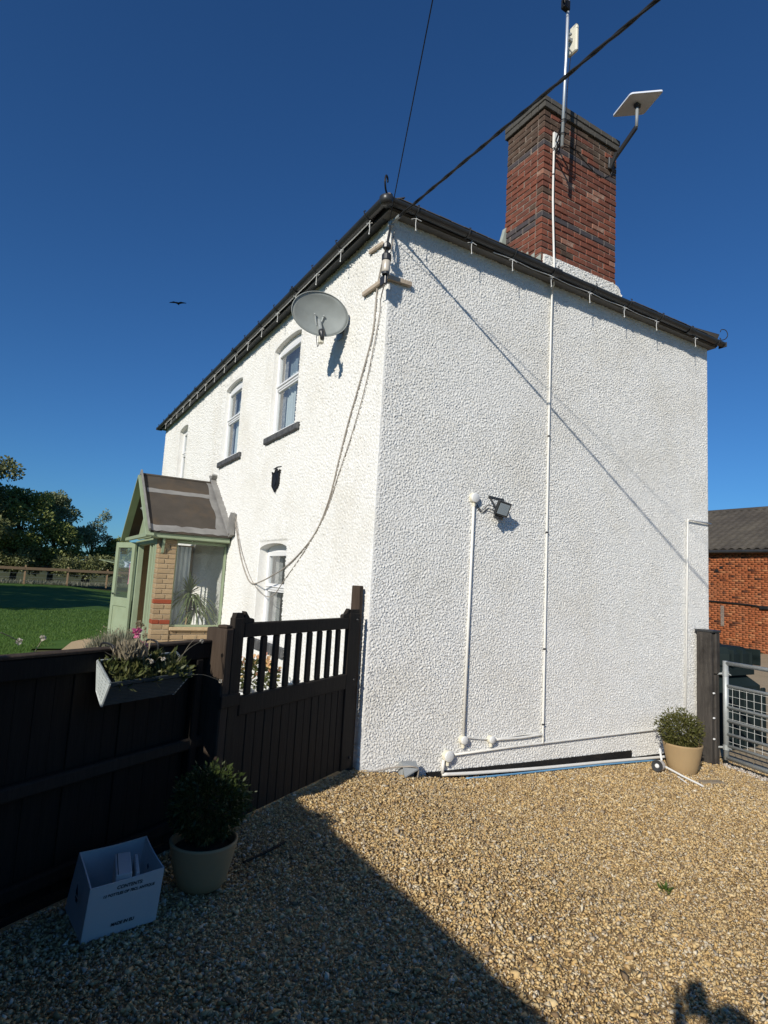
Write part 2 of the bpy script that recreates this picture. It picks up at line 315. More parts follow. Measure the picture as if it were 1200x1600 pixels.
# loose gravel stones: real pebbles, only where the photo looks (plus a margin)
def infrustum(P, marg=120):
    d = P - np.array(CAM); z = d @ np.array(fw); x = d @ np.array(rt); y = d @ np.array(up)
    u = 600 + FPX*x/np.maximum(z,.01); v = 800 - FPX*y/np.maximum(z,.01)
    return (z > .2) & (u > -marg) & (u < 1200+marg) & (v < 1600+marg*2.5)
IV = np.array([(1,0,0),(-1,0,0),(0,1,0),(0,-1,0),(0,0,1),(0,0,-1)],float); IF = np.array([(0,2,4),(2,1,4),(1,3,4),(3,0,4),(2,0,5),(1,2,5),(3,1,5),(0,3,5)])   # flint chips
def stones(P, r, flat=(.45,.8)):
    n = len(P); k = len(IV)
    a = RNG.uniform(0, 2*np.pi, n); s1 = r*RNG.uniform(.75,1.4,n); s2 = r*RNG.uniform(.55,.95,n); s3 = r*RNG.uniform(*flat,n)*.8
    V = IV[None]*np.stack([s1,s2,s3],1)[:,None,:]*RNG.uniform(.75,1.25,(n,k,1)) + RNG.normal(0,.22,(n,k,3))*r[:,None,None]
    tx = RNG.normal(0,.5,n); ty = RNG.normal(0,.5,n)     # tilt
    y = V[:,:,1]*np.cos(tx)[:,None]-V[:,:,2]*np.sin(tx)[:,None]; z = V[:,:,1]*np.sin(tx)[:,None]+V[:,:,2]*np.cos(tx)[:,None]; x = V[:,:,0]
    x, z = x*np.cos(ty)[:,None]+z*np.sin(ty)[:,None], -x*np.sin(ty)[:,None]+z*np.cos(ty)[:,None]
    X = x*np.cos(a)[:,None]-y*np.sin(a)[:,None]; Y = x*np.sin(a)[:,None]+y*np.cos(a)[:,None]
    V = np.stack([X,Y,z],2)+P[:,None,:]
    F = IF[None]+(np.arange(n)*k)[:,None,None]
    return V.reshape(-1,3), F.reshape(-1,3)
n0 = 420000
P = np.stack([RNG.uniform(-3.9,5.6,n0), RNG.uniform(-4.2,.0,n0), np.zeros(n0)],1)
P[:,2] = np.interp(P[:,0], GX, GZ) + RNG.uniform(-.007,.008,n0) + .006*np.sin(P[:,0]*3.1+P[:,1]*1.7)*np.sin(P[:,1]*2.3)
sd_ = (P[:,:2]-np.array(F0[:2])) @ np.array(FN[:2])
ok = infrustum(P) & (sd_ > -.03) & ((P[:,0] < -.02) | (P[:,1] < -.02))
P = P[ok]; dist = np.hypot(P[:,0]-CAM.x, P[:,1]-CAM.y)
keep = RNG.uniform(0,1,len(P)) < np.clip(1.15-.055*dist, .5, 1); P = P[keep]; dist = dist[keep]
P = P[:160000]; dist = dist[:160000]
rr = RNG.lognormal(math.log(.0080), .36, len(P)); rr = np.clip(rr, .005, .026)*(1+.03*np.maximum(dist-4,0)); rr[RNG.integers(0,len(rr),70)] = .028
V_, F_ = stones(P, rr); gs = fastmesh('gravel', V_, F_, 'stones'); gs['kind'] = 'stuff'
# ------------------------------------------------------------------ house
W, L, ZT = 5.341, 11.216, 5.235
def noisefield(ny, nx, step, lam=.032, bw=.5, seed=1):
    g = np.random.default_rng(seed).normal(size=(ny, nx)); f = np.hypot(*np.meshgrid(np.fft.fftfreq(nx, step), np.fft.fftfreq(ny, step)))
    flt = np.exp(-(np.log(np.maximum(f,1e-6)*lam))**2/(2*bw**2)) + .8*np.exp(-(np.log(np.maximum(f,1e-6)*lam*.55))**2/(2*.3**2)); h = np.fft.ifft2(np.fft.fft2(g)*flt).real; h /= h.std()
    return np.clip(.75*h + .35*np.abs(h) - .3, -1.4, 1.9)
def smear(u, lo, hi, wd): return np.clip((u-lo)/wd,0,1)*np.clip((hi-u)/wd,0,1)
house = thing('house', 'white roughcast two-storey house with a red brick chimney and black gutters', 'house', (2.67, 5.6, 0))
# gable wall (plane y = 0)
st = .0086; xs = np.linspace(0, W, int(W/st)+1); zs = np.linspace(-.33, ZT, int((ZT+.33)/st)+1)
XX, ZZ = np.meshgrid(xs, zs); H = noisefield(len(zs), len(xs), st, seed=3)
amp = .0057*smear(XX, 0, W, .02)*(1 + .12*np.sin(XX*1.3+ZZ*.8)*np.sin(ZZ*1.9))
YY = -amp*(H+.4) - .012*np.sin(XX*.9)*np.sin(ZZ*.7)*smear(XX,0,W,.6)
XX2 = XX + .004*noisefield(len(zs), len(xs), st, seed=8)*(XX < .001)
nx = len(xs); idx = np.arange(len(xs)*len(zs)).reshape(len(zs), nx)
F = np.stack([idx[:-1,:-1], idx[:-1,1:], idx[1:,1:], idx[1:,:-1]], -1).reshape(-1,4)
fastmesh('wall', np.stack([XX,YY,ZZ],-1).reshape(-1,3), F, 'render', house, smooth=True)
# front wall (plane x = 0) with arched openings
WIN = [dict(y0=2.2,y1=3.19,z0=3.57,zs=4.845,zc=4.93,d=.06,tr=4.30,sill=(2.0,3.25,3.475,3.57)),
       dict(y0=4.68,y1=5.64,z0=3.57,zs=4.87,zc=4.955,d=.06,tr=4.31,sill=(4.4,5.68,3.475,3.57)),
       dict(y0=8.58,y1=9.42,z0=3.57,zs=4.85,zc=4.92,d=.10,tr=4.31,sill=(8.4,9.5,3.475,3.57)),
       dict(y0=2.146,y1=3.164,z0=.80,zs=2.005,zc=2.095,d=.12,tr=1.50,sill=(1.97,3.2,.67,.80))]
def archz(wd, y): t = (2*y-wd['y0']-wd['y1'])/(wd['y1']-wd['y0']); return wd['zs']+(wd['zc']-wd['zs'])*math.sqrt(max(0,1-t*t*.92)) - (wd['zc']-wd['zs'])*.28
ys = list(np.arange(0, 5.0, .0118)) + list(np.arange(5.0, L, .026)) + [L]
for wd in WIN:
    for e in (wd['y0'], wd['y1']):
        i = int(np.argmin([abs(y-e) for y in ys])); ys[i] = e
ys = np.array(ys); zs = np.linspace(-.1, ZT, int((ZT+.1)/.0118)+1)
for wd in WIN:
    i = int(np.argmin(abs(zs-wd['z0']))); zs[i] = wd['z0']
YY, ZZ = np.meshgrid(ys, zs); fine = noisefield(len(zs), int(L/.0118)+2, .0118, seed=5)
H = fine[:, np.minimum((ys/.0118).astype(int), fine.shape[1]-1)]
mask = smear(YY, 0, L, .02); hole = np.zeros((len(zs)-1, len(ys)-1), bool)
for wd in WIN:
    ci = np.where((ys >= wd['y0']-1e-6) & (ys <= wd['y1']+1e-6))[0]; tops = []
    for i in ci:
        az_ = archz(wd, ys[i]); k = int(np.argmin(abs(zs-az_))); ZZ[k,i] = az_; tops.append(k)
    zb = int(np.argmin(abs(zs-wd['z0'])))
    for i, ka, kb in zip(ci[:-1], tops[:-1], tops[1:]): hole[zb:min(ka,kb), i] = True
    dy = np.maximum(np.maximum(wd['y0']-YY, YY-wd['y1']),0); dz_ = np.maximum(np.maximum(wd['z0']-ZZ, ZZ-wd['zc']),0)
    mask = mask*np.clip(np.hypot(dy,dz_)/.018, 0, 1)
XXw = -.0074*mask*(H+.4) - .012*np.sin(YY*.8)*np.sin(ZZ*.7)*smear(YY,0,L,.6)*mask
idx = np.arange(len(ys)*len(zs)).reshape(len(zs), len(ys))
F = np.stack([idx[:-1,:-1], idx[1:,:-1], idx[1:,1:], idx[:-1,1:]], -1)[~hole].reshape(-1,4)
fastmesh('wall', np.stack([XXw,YY,ZZ],-1).reshape(-1,3), F, 'render', house, smooth=True)
# back and far walls, floors (they keep daylight out of the rooms)
b = MB(); b.box((W-.2,.004,-.5),(W-.002,L-.004,ZT)); b.box((.004,L-.2,-.5),(W-.21,L-.002,ZT)); b.build('wall', 'render', house)
b = MB(); b.box((.3,.3,2.55),(W-.25,L-.25,2.75)); b.box((.05,.05,ZT-.05),(W-.05,L-.05,ZT+.02)); b.box((.3,.3,0),(W-.25,L-.25,.1)); b.box((1.9,.3,.1),(2.0,L-.3,ZT-.1)); b.build('interior', 'room', house)
# plinth below the render: black band with a step, following the falling ground
pl = [(.72,-.125),(1.467,-.145),(2.275,-.165),(3.712,-.190),(3.712,-.272),(W-.01,-.300),(W-.01,-.62),(.72,-.62)]
b = MB(); b.prism([(x,-.021,z) for x,z in pl], (0,.03,0)); b.build('plinth', 'black_paint', house)
def window(wd, room):
    y0,y1,z0,zs_,d = wd['y0'],wd['y1'],wd['z0'],wd['zs'],wd['d']; zt = zs_-.035
    n = 16; arc = [(y0+(y1-y0)*i/n, archz(wd, y0+(y1-y0)*i/n)) for i in range(n+1)]
    # reveal
    b = MB(); loop = [(y0,z0)]+arc+[(y1,z0)]
    for (ya,za),(yb,zb) in zip(loop, loop[1:]+loop[:1]): b.quad((0,ya,za),(0,yb,zb),(d+.09,yb,zb),(d+.09,ya,za))
    w_ = b.build('window', 'render', house)
    b = MB(); b.prism([(d+.012, y, z) for y,z in [(y0,zt-.01)]+arc+[(y1,zt-.01)]], (.04,0,0)); b.build('head_panel', 'upvc', w_)
    b = MB(); t = .062
    b.bevbox((d,y0,z0),(.06,0,0),(0,t,0),(0,0,zt-z0)); b.bevbox((d,y1-t,z0),(.06,0,0),(0,t,0),(0,0,zt-z0))
    b.bevbox((d+.001,y0+t,zt-t),(.058,0,0),(0,0,t),(0,y1-y0-2*t,0)); b.bevbox((d+.001,y0+t,z0),(.058,0,0),(0,0,t),(0,y1-y0-2*t,0))
    b.bevbox((d-.004,y0+t,wd['tr']-.045),(.06,0,0),(0,0,.085),(0,y1-y0-2*t,0)); b.bevbox((d-.02,y0+t,wd['tr']-.008),(.03,0,0),(0,0,.014),(0,y1-y0-2*t,0))
    # opening sash edge of the lower light
    e = .022
    for a_, c_ in (((y0+t,z0+t),(y1-t,z0+t+e)),((y0+t,wd['tr']-.045-e),(y1-t,wd['tr']-.045)),((y0+t,z0+t),(y0+t+e,wd['tr']-.045)),((y1-t-e,z0+t),(y1-t,wd['tr']-.045))):
        b.box((d+.008,a_[0],a_[1]),(d+.045,c_[0],c_[1]))
    b.build('frame', 'upvc', w_)
    for za,zb in ((z0+t,wd['tr']-.045),(wd['tr']+.04,zt-t)):
        b = MB(); b.quad((d+.03,y0+t,za),(d+.03,y1-t,za),(d+.03,y1-t,zb),(d+.03,y0+t,zb)); b.build('pane', 'glass', w_)
    s0,s1,sa,sb = wd['sill']; b = MB(); b.bevbox((-.05,s0,sa),(.06,0,0),(0,0,sb-sa),(0,s1-s0,0),.012)
    for k in range(4): b.v[-32+k] = b.v[-32+k]
    b.build('sill', 'slate_sill', w_)
    # curtains
    def drape(ya, yb, x, m, zt_=zt, zb_=z0+.02, nm='curtain', fold=.03):
        b = MB(); k = max(8, int((yb-ya)/.02)); P = []
        for i in range(k+1): y = ya+(yb-ya)*i/k; P.append((x+fold*math.sin(i*1.15)+.01*math.sin(i*.37), y))
        for (xa,yA),(xb,yB) in zip(P,P[1:]): b.quad((xa,yA,zb_),(xb,yB,zb_),(xb,yB,zt_),(xa,yA,zt_))
        b.build(nm, m, w_, smooth=True)
    if room in ('up1', 'up2'):
        drape(y1-.20, y1+.02, d+.09, 'curtaindark', fold=.012)
        drape(y0-.02, y1-.16, d+.11, 'curtain', zt_=wd['tr']+.16, fold=.010)
        drape(y0-.02, y1-.10, d+.135, 'blind', nm='blind', fold=.004)
        if room == 'up1':
            b = MB(); b.box((d+.085,y0+.40,z0),(d+.097,y0+.415,zt)); b.build('window_rod', 'slate_sill', w_)
    elif room == 'up3': drape(y0-.05, y1+.05, d+.1, 'curtaindark')
    else:
        drape(y1-.28, y1+.05, d+.13, 'curtaindark', fold=.02)
        b = MB(); b.prism([(d+.55,y0+.02,1.0),(d+.55,y0+.42,1.0),(d+.55,y0+.42,1.60),(d+.55,y0+.12,1.72),(d+.55,y0+.02,1.76)],(.02,0,0)); b.build('blind', 'curtain', w_)
        b = MB(); b.box((d+.9,y0-2.0,.1),(d+.92,y0+.5,2.3)); b.build('tiled_wall', 'tilewall', w_)
        b = MB()
        for i in range(17): b.box((d+.896,y0-2.0,.8+i*.1),(d+.899,y0+.5,.808+i*.1))
        for i in range(17): b.box((d+.896,y0-2.0+i*.15,.8),(d+.899,y0-1.992+i*.15,2.3))
        b.build('grout', 'curtaindark', w_)
    return w_
for wd, rm in zip(WIN, ('up1','up2','up3','gr')): window(wd, rm)
b = MB(); b.frame8((.30,2.36,.83),(.02,.03,0),(0,.16,0),(0.02,0,.24)); tag(b.build('card', 'yellow'), 'yellow card propped inside the ground floor window behind the gate', 'card')
# soffit, fascia, roof, gutters
b = MB()
b.box((-.10,.06,ZT+.001),(.06,L+.1,ZT+.03)); b.build('soffit', 'black_plastic', house)
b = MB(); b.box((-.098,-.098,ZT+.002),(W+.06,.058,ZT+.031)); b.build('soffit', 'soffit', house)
b = MB(); b.bevbox((-.115,-.115,ZT-.02),(.016,0,0),(0,0,.13),(0,L+.23,0)); b.bevbox((-.099,-.115,ZT+.015),(0,.016,0),(0,0,.095),(W+.17,0,0)); b.build('fascia', 'black_plastic', house)
ze = ZT+.10; pr = .53; rh = (W+.24)/2; zr = ze + rh*pr
b = MB(); E = [(-.13,-.13,ze),(W+.06,-.13,ze),(W+.06,L+.13,ze),(-.13,L+.13,ze)]; r1 = (W/2, rh-.13, zr); r2 = (W/2, L+.13-rh, zr)
b.add(E+[r1,r2],[(0,1,4),(1,2,5,4),(2,3,5),(3,0,4,5)]); b.build('roof', 'tile', house)
# eaves course: individual tiles along the gable eaves and the front eaves
tb = MB(); tb.bevbox((-.078,-.17,0),(.154,0,0),(0,0,.014),(0,.30,0.159)); tm = tb.build('eaves_tile', 'tile', house); tm.location = Vector((.05,0,ze+.0)) - wloc(house); tmesh = tm.data
for v in tmesh.vertices: v.co += wloc(house)
for i in range(1, 33): 
    x = .05+i*.16
    if 1.95 < x < 3.45: continue
    share('eaves_tile', tmesh, (x,0,ze+random.uniform(-.003,.003)), house)
for i in range(0, 30): share('eaves_tile', tmesh, (0,.06+i*.16,ze), house, rot=(0,0,-math.pi/2))
b = MB(); b.tube([(-.10,-.10,ze-.02),(W/2,rh-.13,zr+.03)], [.05,.09], 10); b.tube([(W+.03,-.12,ze+.0),(W/2,rh-.13,zr+.03)], .09, 10); b.tube([(W/2,rh-.13,zr+.03),(W/2,L+.13-rh,zr+.03)], .09, 10); b.build('ridge_tile', 'tile', house, smooth=True)
def gutter(p, q, out, name='gutter'):
    p, q, out = Vector(p), Vector(q), Vector(out); d = (q-p).normalized(); n = 10; g = MB(); vs = []
    prof = [(math.cos(math.pi*i/n)*-.050, -math.sin(math.pi*i/n)*.050) for i in range(n+1)]
    prof = prof + [(x*.9, z*.9+.002) for x,z in prof[::-1]]
    for P_ in (p, q): vs += [P_ + out*x + Vector((0,0,z)) for x,z in prof]
    m_ = len(prof); g.add(vs, [(i,(i+1)%m_,(i+1)%m_+m_,i+m_) for i in range(m_)]+[tuple(range(m_))[::-1], tuple(range(m_,2*m_))])
    go = g.build(name, 'black_plastic', house, smooth=False)
    ln = (q-p).length; k = int(ln/.65)
    for i in range(k+1):
        c = p + d*(.28+i*.64)
        if (c-p).length > ln-.03: break
        h_ = MB(); ring = [c + out*(math.cos(math.pi*j/10)*-.057) + Vector((0,0,-math.sin(math.pi*j/10)*.057)) for j in range(11)]
        h_.tube([c+out*-.064+Vector((0,0,.015))]+ring+[c+out*.064+Vector((0,0,.018)), c+out*.045+Vector((0,0,.03))], .0065, 5)
        wide = (i % 4 == 3)
        if wide:
            rr_ = [c + out*(math.cos(math.pi*j/10)*-.061) + Vector((0,0,-math.sin(math.pi*j/10)*.061)) for j in range(11)]
            for A_,B_ in zip(rr_,rr_[1:]): h_.frame8(A_-d*.05, B_-A_, d*.1, (A_-c).normalized()*.006)
        h_.build('gutter_bracket', 'black_plastic', go)
    return go
gz_ = ZT+.055
gutter((-.17,-.115,gz_),(-.17,L+.14,gz_),(-1,0,0)); gutter((-.115,-.17,gz_),(W+.10,-.17,gz_),(0,-1,0))
b = MB(); b.lathe([(.001,-.075),(.05,-.07),(.068,-.045),(.072,.0),(.066,.008),(.05,.004)], (-.165,-.165,gz_), 16); b.build('gutter', 'black_plastic', house, smooth=True)
b = MB(); b.bevbox((W+.095,-.23,gz_-.062),(.012,0,0),(0,.12,0),(0,0,.07)); b.bevbox((-.23,L+.135,gz_-.062),(.12,0,0),(0,.012,0),(0,0,.07)); b.build('gutter_stop', 'black_plastic', house)
# hip irons: scrolled iron at the foot of each hip
def hipiron(x, y, sx):
    b = MB(); p = [Vector((x,y,ze+.02)), Vector((x+.1*sx,y-.1,ze+.0)), Vector((x+.14*sx,y-.14,ze+.06)), Vector((x+.125*sx,y-.125,ze+.14)), Vector((x+.085*sx,y-.085,ze+.155)), Vector((x+.075*sx,y-.075,ze+.12))]
    b.tube(smoothpath(p), .009 if sx < 0 else .006, 6); return b.build('hip_iron', 'bronze', house, smooth=True)
hipiron(-.09,-.09,-1); hipiron(W-.02,-.09,1)
# mortar bedding at the hip foot
b = MB(); b.ball((-.11,-.11,ze+.025), .042, 10, 6, (1,1,.8)); b.build('hip_mortar', 'mortar2', house)

# chimney
chim = bpy.data.objects.new('chimney', None); COL.objects.link(chim); chim.parent = house; chim.location = Vector((2.67,.32,5.3))-house.location
CX0,CX1,CY0,CY1 = 2.012,3.322,-.012,.63
zc0, zc1 = 5.18, 7.375; ch = .0765
b = MB(); b.box((CX0+.009,CY0+.009,5.38),(CX1-.009,CY1-.009,7.5)); b.build('mortar', 'mortar2', chim)
brick_cache = {}
def brick(parent, m, o, ax, ay, az, jit=.0045, name='brick'):
    """alike bricks share mesh data"""
    key = (m, round(ax[0]+ax[1],3), round(ay[0]+ay[1],3), round(az[2],3), ax[0] != 0)
    if key not in brick_cache:
        b = MB(); b.bevbox((0,0,0),ax,ay,az,.006)
        me = bpy.data.meshes.new(name); me.from_pydata(b.v,[],b.f); me.materials.append(mt[m]); brick_cache[key] = me
    j = lambda: random.uniform(-jit,jit)
    return share(name, brick_cache[key], (o[0]+j(),o[1]+j(),o[2]+j()*.4), parent, (j()*2,j()*2,j()*3))
rest = MB(); k = 0; z = 5.42
bl = .2183; jt = .010
while z < zc1-.02:
    band = abs(z-6.035) < .04 or abs(z-6.955) < .04
    upper = z > 6.99
    m_ = 'blue' if band else ('chimdark' if upper else 'chim'); hh = ch-jt
    off = (k % 2)
    # front face (y = CY0)
    x = CX0; first = True
    while x < CX1-.02:
        ln = bl-jt
        if first and off: ln = .102
        if x+ln > CX1-.06: ln = CX1-x
        mm_ = m_
        if m_ == 'chim' and random.random() < .02: mm_ = 'chimdark'
        if m_ == 'chimdark' and random.random() < .12: mm_ = 'chim'
        if m_ == 'chim' and random.random() < .09: mm_ = 'chimlight'
        brick(chim, mm_, (x,CY0,z), (round(ln,3),0,0), (0,.10,0), (0,0,hh)); x += ln+jt; first = False
    # left face (x = CX0)
    y = CY0+.10+jt if not off else CY0+.10+jt; first = True
    m2 = 'blue' if (band or abs(z+ch-6.035) < .04 and False) else m_
    if abs(z-(6.035-ch)) < .04 and k%1 == 0: m2l = 'blue'
    else: m2l = m2
    while y < CY1-.02:
        ln = bl-jt
        if first and not off: ln = .102
        if y+ln > CY1-.06: ln = CY1-y
        brick(chim, m2l if not (m2l == 'chim' and random.random() < .02) else 'chimdark', (CX0,y,z), (.10,0,0), (0,round(ln,3),0), (0,0,hh)); y += ln+jt; first = False
    x = CX0+.11
    while x < CX1-.11: ln = min(bl-jt, CX1-.1-x); rest.bevbox((x,CY1-.1,z),(ln,0,0),(0,.1,0),(0,0,hh)); x += ln+jt
    y = CY0+.11
    while y < CY1-.02: ln = min(bl-jt, CY1-y); rest.bevbox((CX1-.1,y,z),(.1,0,0),(0,ln,0),(0,0,hh)); y += ln+jt
    z += ch; k += 1
rest.build('brick_rest', 'chim', chim, kind='stuff')
zt_ = z
for row, (ex, zz, hh) in enumerate(((.028, zt_, .075),(.030, zt_+.085, .07))):
    x = CX0-ex; i = 0
    while x < CX1+ex-.02:
        ln = .215 if not (i == 0 and row) else .1075
        if x+ln > CX1+ex-.06: ln = CX1+ex-x
        brick(chim, 'cap', (x,CY0-ex,zz),(round(ln,3),0,0),(0,.11,0),(0,0,hh), .002, 'cap_brick'); x += ln+.006; i += 1
    y = CY0-ex+.116; i = 0
    while y < CY1+ex-.02:
        ln = .215 if not (i == 0 and row == 0) else .1075
        if y+ln > CY1+ex-.06: ln = CY1+ex-y
        brick(chim, 'cap', (CX0-ex,y,zz),(.11,0,0),(0,round(ln,3),0),(0,0,hh), .002, 'cap_brick'); y += ln+.006; i += 1
b = MB(); b.box((CX0+.05,CY0+.05,zt_+.001),(CX1+.025,CY1+.025,zt_+.15)); b.box((CX0+.02,CY0+.02,zt_+.152),(CX1-.02,CY1-.02,zt_+.165)); b.build('cap_core', 'cap', chim)
# rendered upstand in the gable plane with a rounded shoulder
up_ = [(2.045,5.25),(3.46,5.25),(3.435,5.36),(3.405,5.45),(3.37,5.52),(3.32,5.555),(3.25,5.565),(2.6,5.558),(2.045,5.552)]
b = MB(); b.prism([(x,-.030,z_) for x,z_ in up_],(0,.10,0)); rs = b.build('rendered_base', 'render', chim)
gx_ = np.linspace(2.045,3.46,160); gz2 = np.linspace(0,1,40); ux = np.array([p_[0] for p_ in up_[1:]][::-1]); uz = np.array([p_[1] for p_ in up_[1:]][::-1]); o_ = np.argsort(ux)
topz = np.interp(gx_, ux[o_], uz[o_]); GXX = np.tile(gx_,(40,1)); GZZ = 5.25+gz2[:,None]*(topz[None]-5.25); hh_ = noisefield(40,160,.0088,seed=12)*.0065; GYY = -.034-np.abs(hh_)-hh_*.6
ii = np.arange(6400).reshape(40,160); fastmesh('rendered_base', np.stack([GXX,GYY,GZZ],-1).reshape(-1,3), np.stack([ii[:-1,:-1],ii[:-1,1:],ii[1:,1:],ii[1:,:-1]],-1).reshape(-1,4), 'render', chim, smooth=True)
# stepped lead flashing on the left face
sl = pr; pts = [(-.02,5.32),(-.02,5.54)]; y = -.02; zf = 5.54
while y < .62: y += .105; pts += [(y, zf-.02),(y, zf+.065)]; zf += .062
pts += [(y+.12, zf+.05),(y+.12,5.4)]
b = MB(); b.prism([(CX0-.013,yy,z_) for yy,z_ in pts],(.012,0,0)); b.build('lead_flashing', 'verdigris', chim)
b = MB(); b.prism([(CX0-.09,.60,5.82),(CX0+.05,.60,5.82),(CX0+.05,.60,6.20),(CX0-.01,.60,6.18),(CX0-.06,.60,6.0)],(0,.06,0)); b.build('lead_flashing', 'verdigris', chim)
# ------------------------------------------------------------------ things fixed to the house
# satellite dish
D = Vector((-.34,.83,4.45)); dn = Vector((-.173,-.981,-.087)).normalized(); dxv = Vector((0,0,1)).cross(dn).normalized(); dyv = dn.cross(dxv)
sat = thing('satellite_dish', 'weathered grey oval satellite dish on the front wall beside the upstairs window', 'satellite dish', (0,.83,4.3))
b = MB(); n, m_ = 40, 8; vs = []; fs = []; RX, RY = .31, .235
for side in (0, 1):
    for i in range(m_+1):
        t_ = i/m_
        for k in range(n):
            a_ = 2*math.pi*k/n; vs.append(D + dxv*RX*t_*math.cos(a_) + dyv*RY*t_*math.sin(a_) + dn*(.065*t_*t_-.065 + (.0 if side == 0 else -.007)))
o2 = (m_+1)*n
for i in range(m_):
    for k in range(n):
        j = (k+1)%n; fs.append((i*n+k,i*n+j,i*n+n+j,i*n+n+k)); fs.append((o2+i*n+n+k,o2+i*n+n+j,o2+i*n+j,o2+i*n+k))
for k in range(n): j = (k+1)%n; fs.append((m_*n+k,m_*n+j,o2+m_*n+j,o2+m_*n+k))
b.add(vs, fs); b.build('dish', 'dishgrey', sat, smooth=True)
b = MB(); b.tube([D+(dxv*RX*math.cos(2*math.pi*k/48)+dyv*RY*math.sin(2*math.pi*k/48)) for k in range(49)], .0055, 6, False); b.build('rim', 'dishgrey', sat, smooth=True)
arm0 = D - dyv*.06 + dn*-.055; arm1 = D - dyv*.29 + dn*.16
b = MB(); b.beam(arm0 + dn*.01, arm1, .028, .04, dyv); b.beam(arm0+dxv*.045+dyv*.05, arm0-dyv*.06+dxv*.02, .012,.03, dn); b.beam(arm0-dxv*.045+dyv*.05, arm0-dyv*.06-dxv*.02, .012,.03, dn)
b.ball(arm0+dxv*.05+dyv*.06+dn*.012,.012,8,5); b.ball(arm0-dxv*.05+dyv*.06+dn*.012,.012,8,5); b.build('arm', 'galv', sat)
b = MB(); ld = (D-dyv*.02-arm1).normalized(); b.lathe([(.001,-.06),(.022,-.06),(.024,.0),(.034,.012),(.036,.05),(.03,.058),(.001,.06)], arm1+dyv*.02, 16, ld); b.build('receiver', 'black_plastic', sat, smooth=True)
b = MB(); b.bevbox(arm1-dxv*.028-dyv*.075-dn*.045, dxv*.056, dyv*.08, dn*.06, .01); b.build('receiver_mount', 'ivory', sat)
b = MB(); b.tube(smoothpath([(-.012,1.0,4.40),(-.18,.98,4.39),(-.30,.96,4.41),(-.34,.93,4.45)]), .022, 8); b.bevbox((-.016,.93,4.30),(.012,0,0),(0,.14,0),(0,0,.2)); b.bevbox(D-dn*.13-dxv*.06-dyv*.09, dxv*.12, dyv*.18, dn*.055,.01); b.build('wall_bracket', 'galv', sat)
b = MB(); b.tube(smoothpath([arm1-dn*.04, arm1-dn*.15-dyv*.07, D-dyv*.20-dn*.05, (-.14,.95,4.33), (-.02,.92,4.36), (-.012,.90,4.5)]), .004, 5); b.build('lead', 'cable_dark', sat)
# shield plaque
b = MB(); sh = [(2.52,3.03),(2.545,2.985),(2.545,2.86),(2.555,2.83),(2.665,2.745),(2.775,2.83),(2.785,2.86),(2.785,2.985),(2.81,3.03),(2.72,3.0),(2.665,3.065),(2.61,3.0)]
pq = thing('plaque', 'black iron shield plaque on the white wall below the upstairs windows', 'plaque', (0,2.665,2.74))
b.prism([(-.035,y,z_) for y,z_ in sh],(.02,0,0)); b.build('shield', 'bronze', pq)
b = MB()
for i in range(len(sh)):
    a_, c_ = sh[i], sh[(i+1)%len(sh)]; b.tube([(-.036,a_[0],a_[1]),(-.036,c_[0],c_[1])], .007, 6)
b.build('rim', 'bronze', pq)
b = MB(); b.prism([(-.042,y,z_) for y,z_ in [(2.63,2.93),(2.665,2.97),(2.70,2.93),(2.705,2.87),(2.665,2.82),(2.625,2.87)]],(.008,0,0)); b.build('emblem', 'bronze', pq)
b = MB(); b.tube([(-.016,2.52,3.075),(-.02,2.665,3.085),(-.016,2.81,3.075)], .006, 5); b.build('hanger', 'bronze', pq)
# cable terminal at the corner
ins = thing('cable_terminal', 'brown and white porcelain cable terminal on two pale battens at the house corner', 'cable terminal', (-.06,-.10,4.5))
b = MB(); b.bevbox((-.03,-.045,4.57),(.28,0,.01),(0,.03,0),(0,0,.05)); b.build('batten', 'batten', ins)
b = MB(); b.bevbox((-.045,-.03,4.57),(.03,0,0),(0,.50,.02),(0,0,.05)); b.build('batten', 'batten', ins)
b = MB(); b.bevbox((-.035,.12,5.0),(.025,0,0),(0,.28,.03),(0,0,.045)); b.build('batten', 'batten', ins)
b = MB(); b.lathe([(.001,0),(.034,.0),(.04,.03),(.042,.12),(.036,.135),(.042,.15),(.042,.17),(.001,.175)], (-.11,-.13,4.56), 20); b.build('insulator', 'porcelain', ins, smooth=True)
b = MB(); b.lathe([(.043,.13),(.046,.14),(.046,.19),(.04,.2),(.001,.205)], (-.11,-.13,4.555), 20); b.lathe([(.001,-.01),(.036,-.01),(.038,.012),(.03,.016)], (-.11,-.13,4.56), 18); b.bevbox((-.12,-.14,4.46),(.03,0,0),(0,.1,0),(0,0,.1)); b.build('cap', 'black_plastic', ins)
b = MB(); b.ball((-.11,-.13,4.84), .042, 10, 7, (1,.9,1)); b.bevbox((-.15,-.16,4.80),(.075,0,0),(0,.06,0),(0,0,.07),.015); b.tube(smoothpath([(-.11,-.13,4.87),(-.09,-.12,4.97),(-.06,-.08,5.08),(-.04,-.03,5.12)]), .012, 6); b.tube([(-.105,-.13,4.74),(-.11,-.13,4.8)], .014, 6); b.build('clamp', 'black_plastic', ins)
b = MB(); b.tube(smoothpath([(-.03,-.03,5.13),(-.06,-.05,5.02),(-.10,-.10,4.90)]), .007, 6); b.tube(smoothpath([(.02,-.03,5.10),(.0,-.04,4.98),(-.02,-.05,4.86),(-.06,-.1,4.8)]), .005, 6); b.build('tail', 'cable_grey', ins)
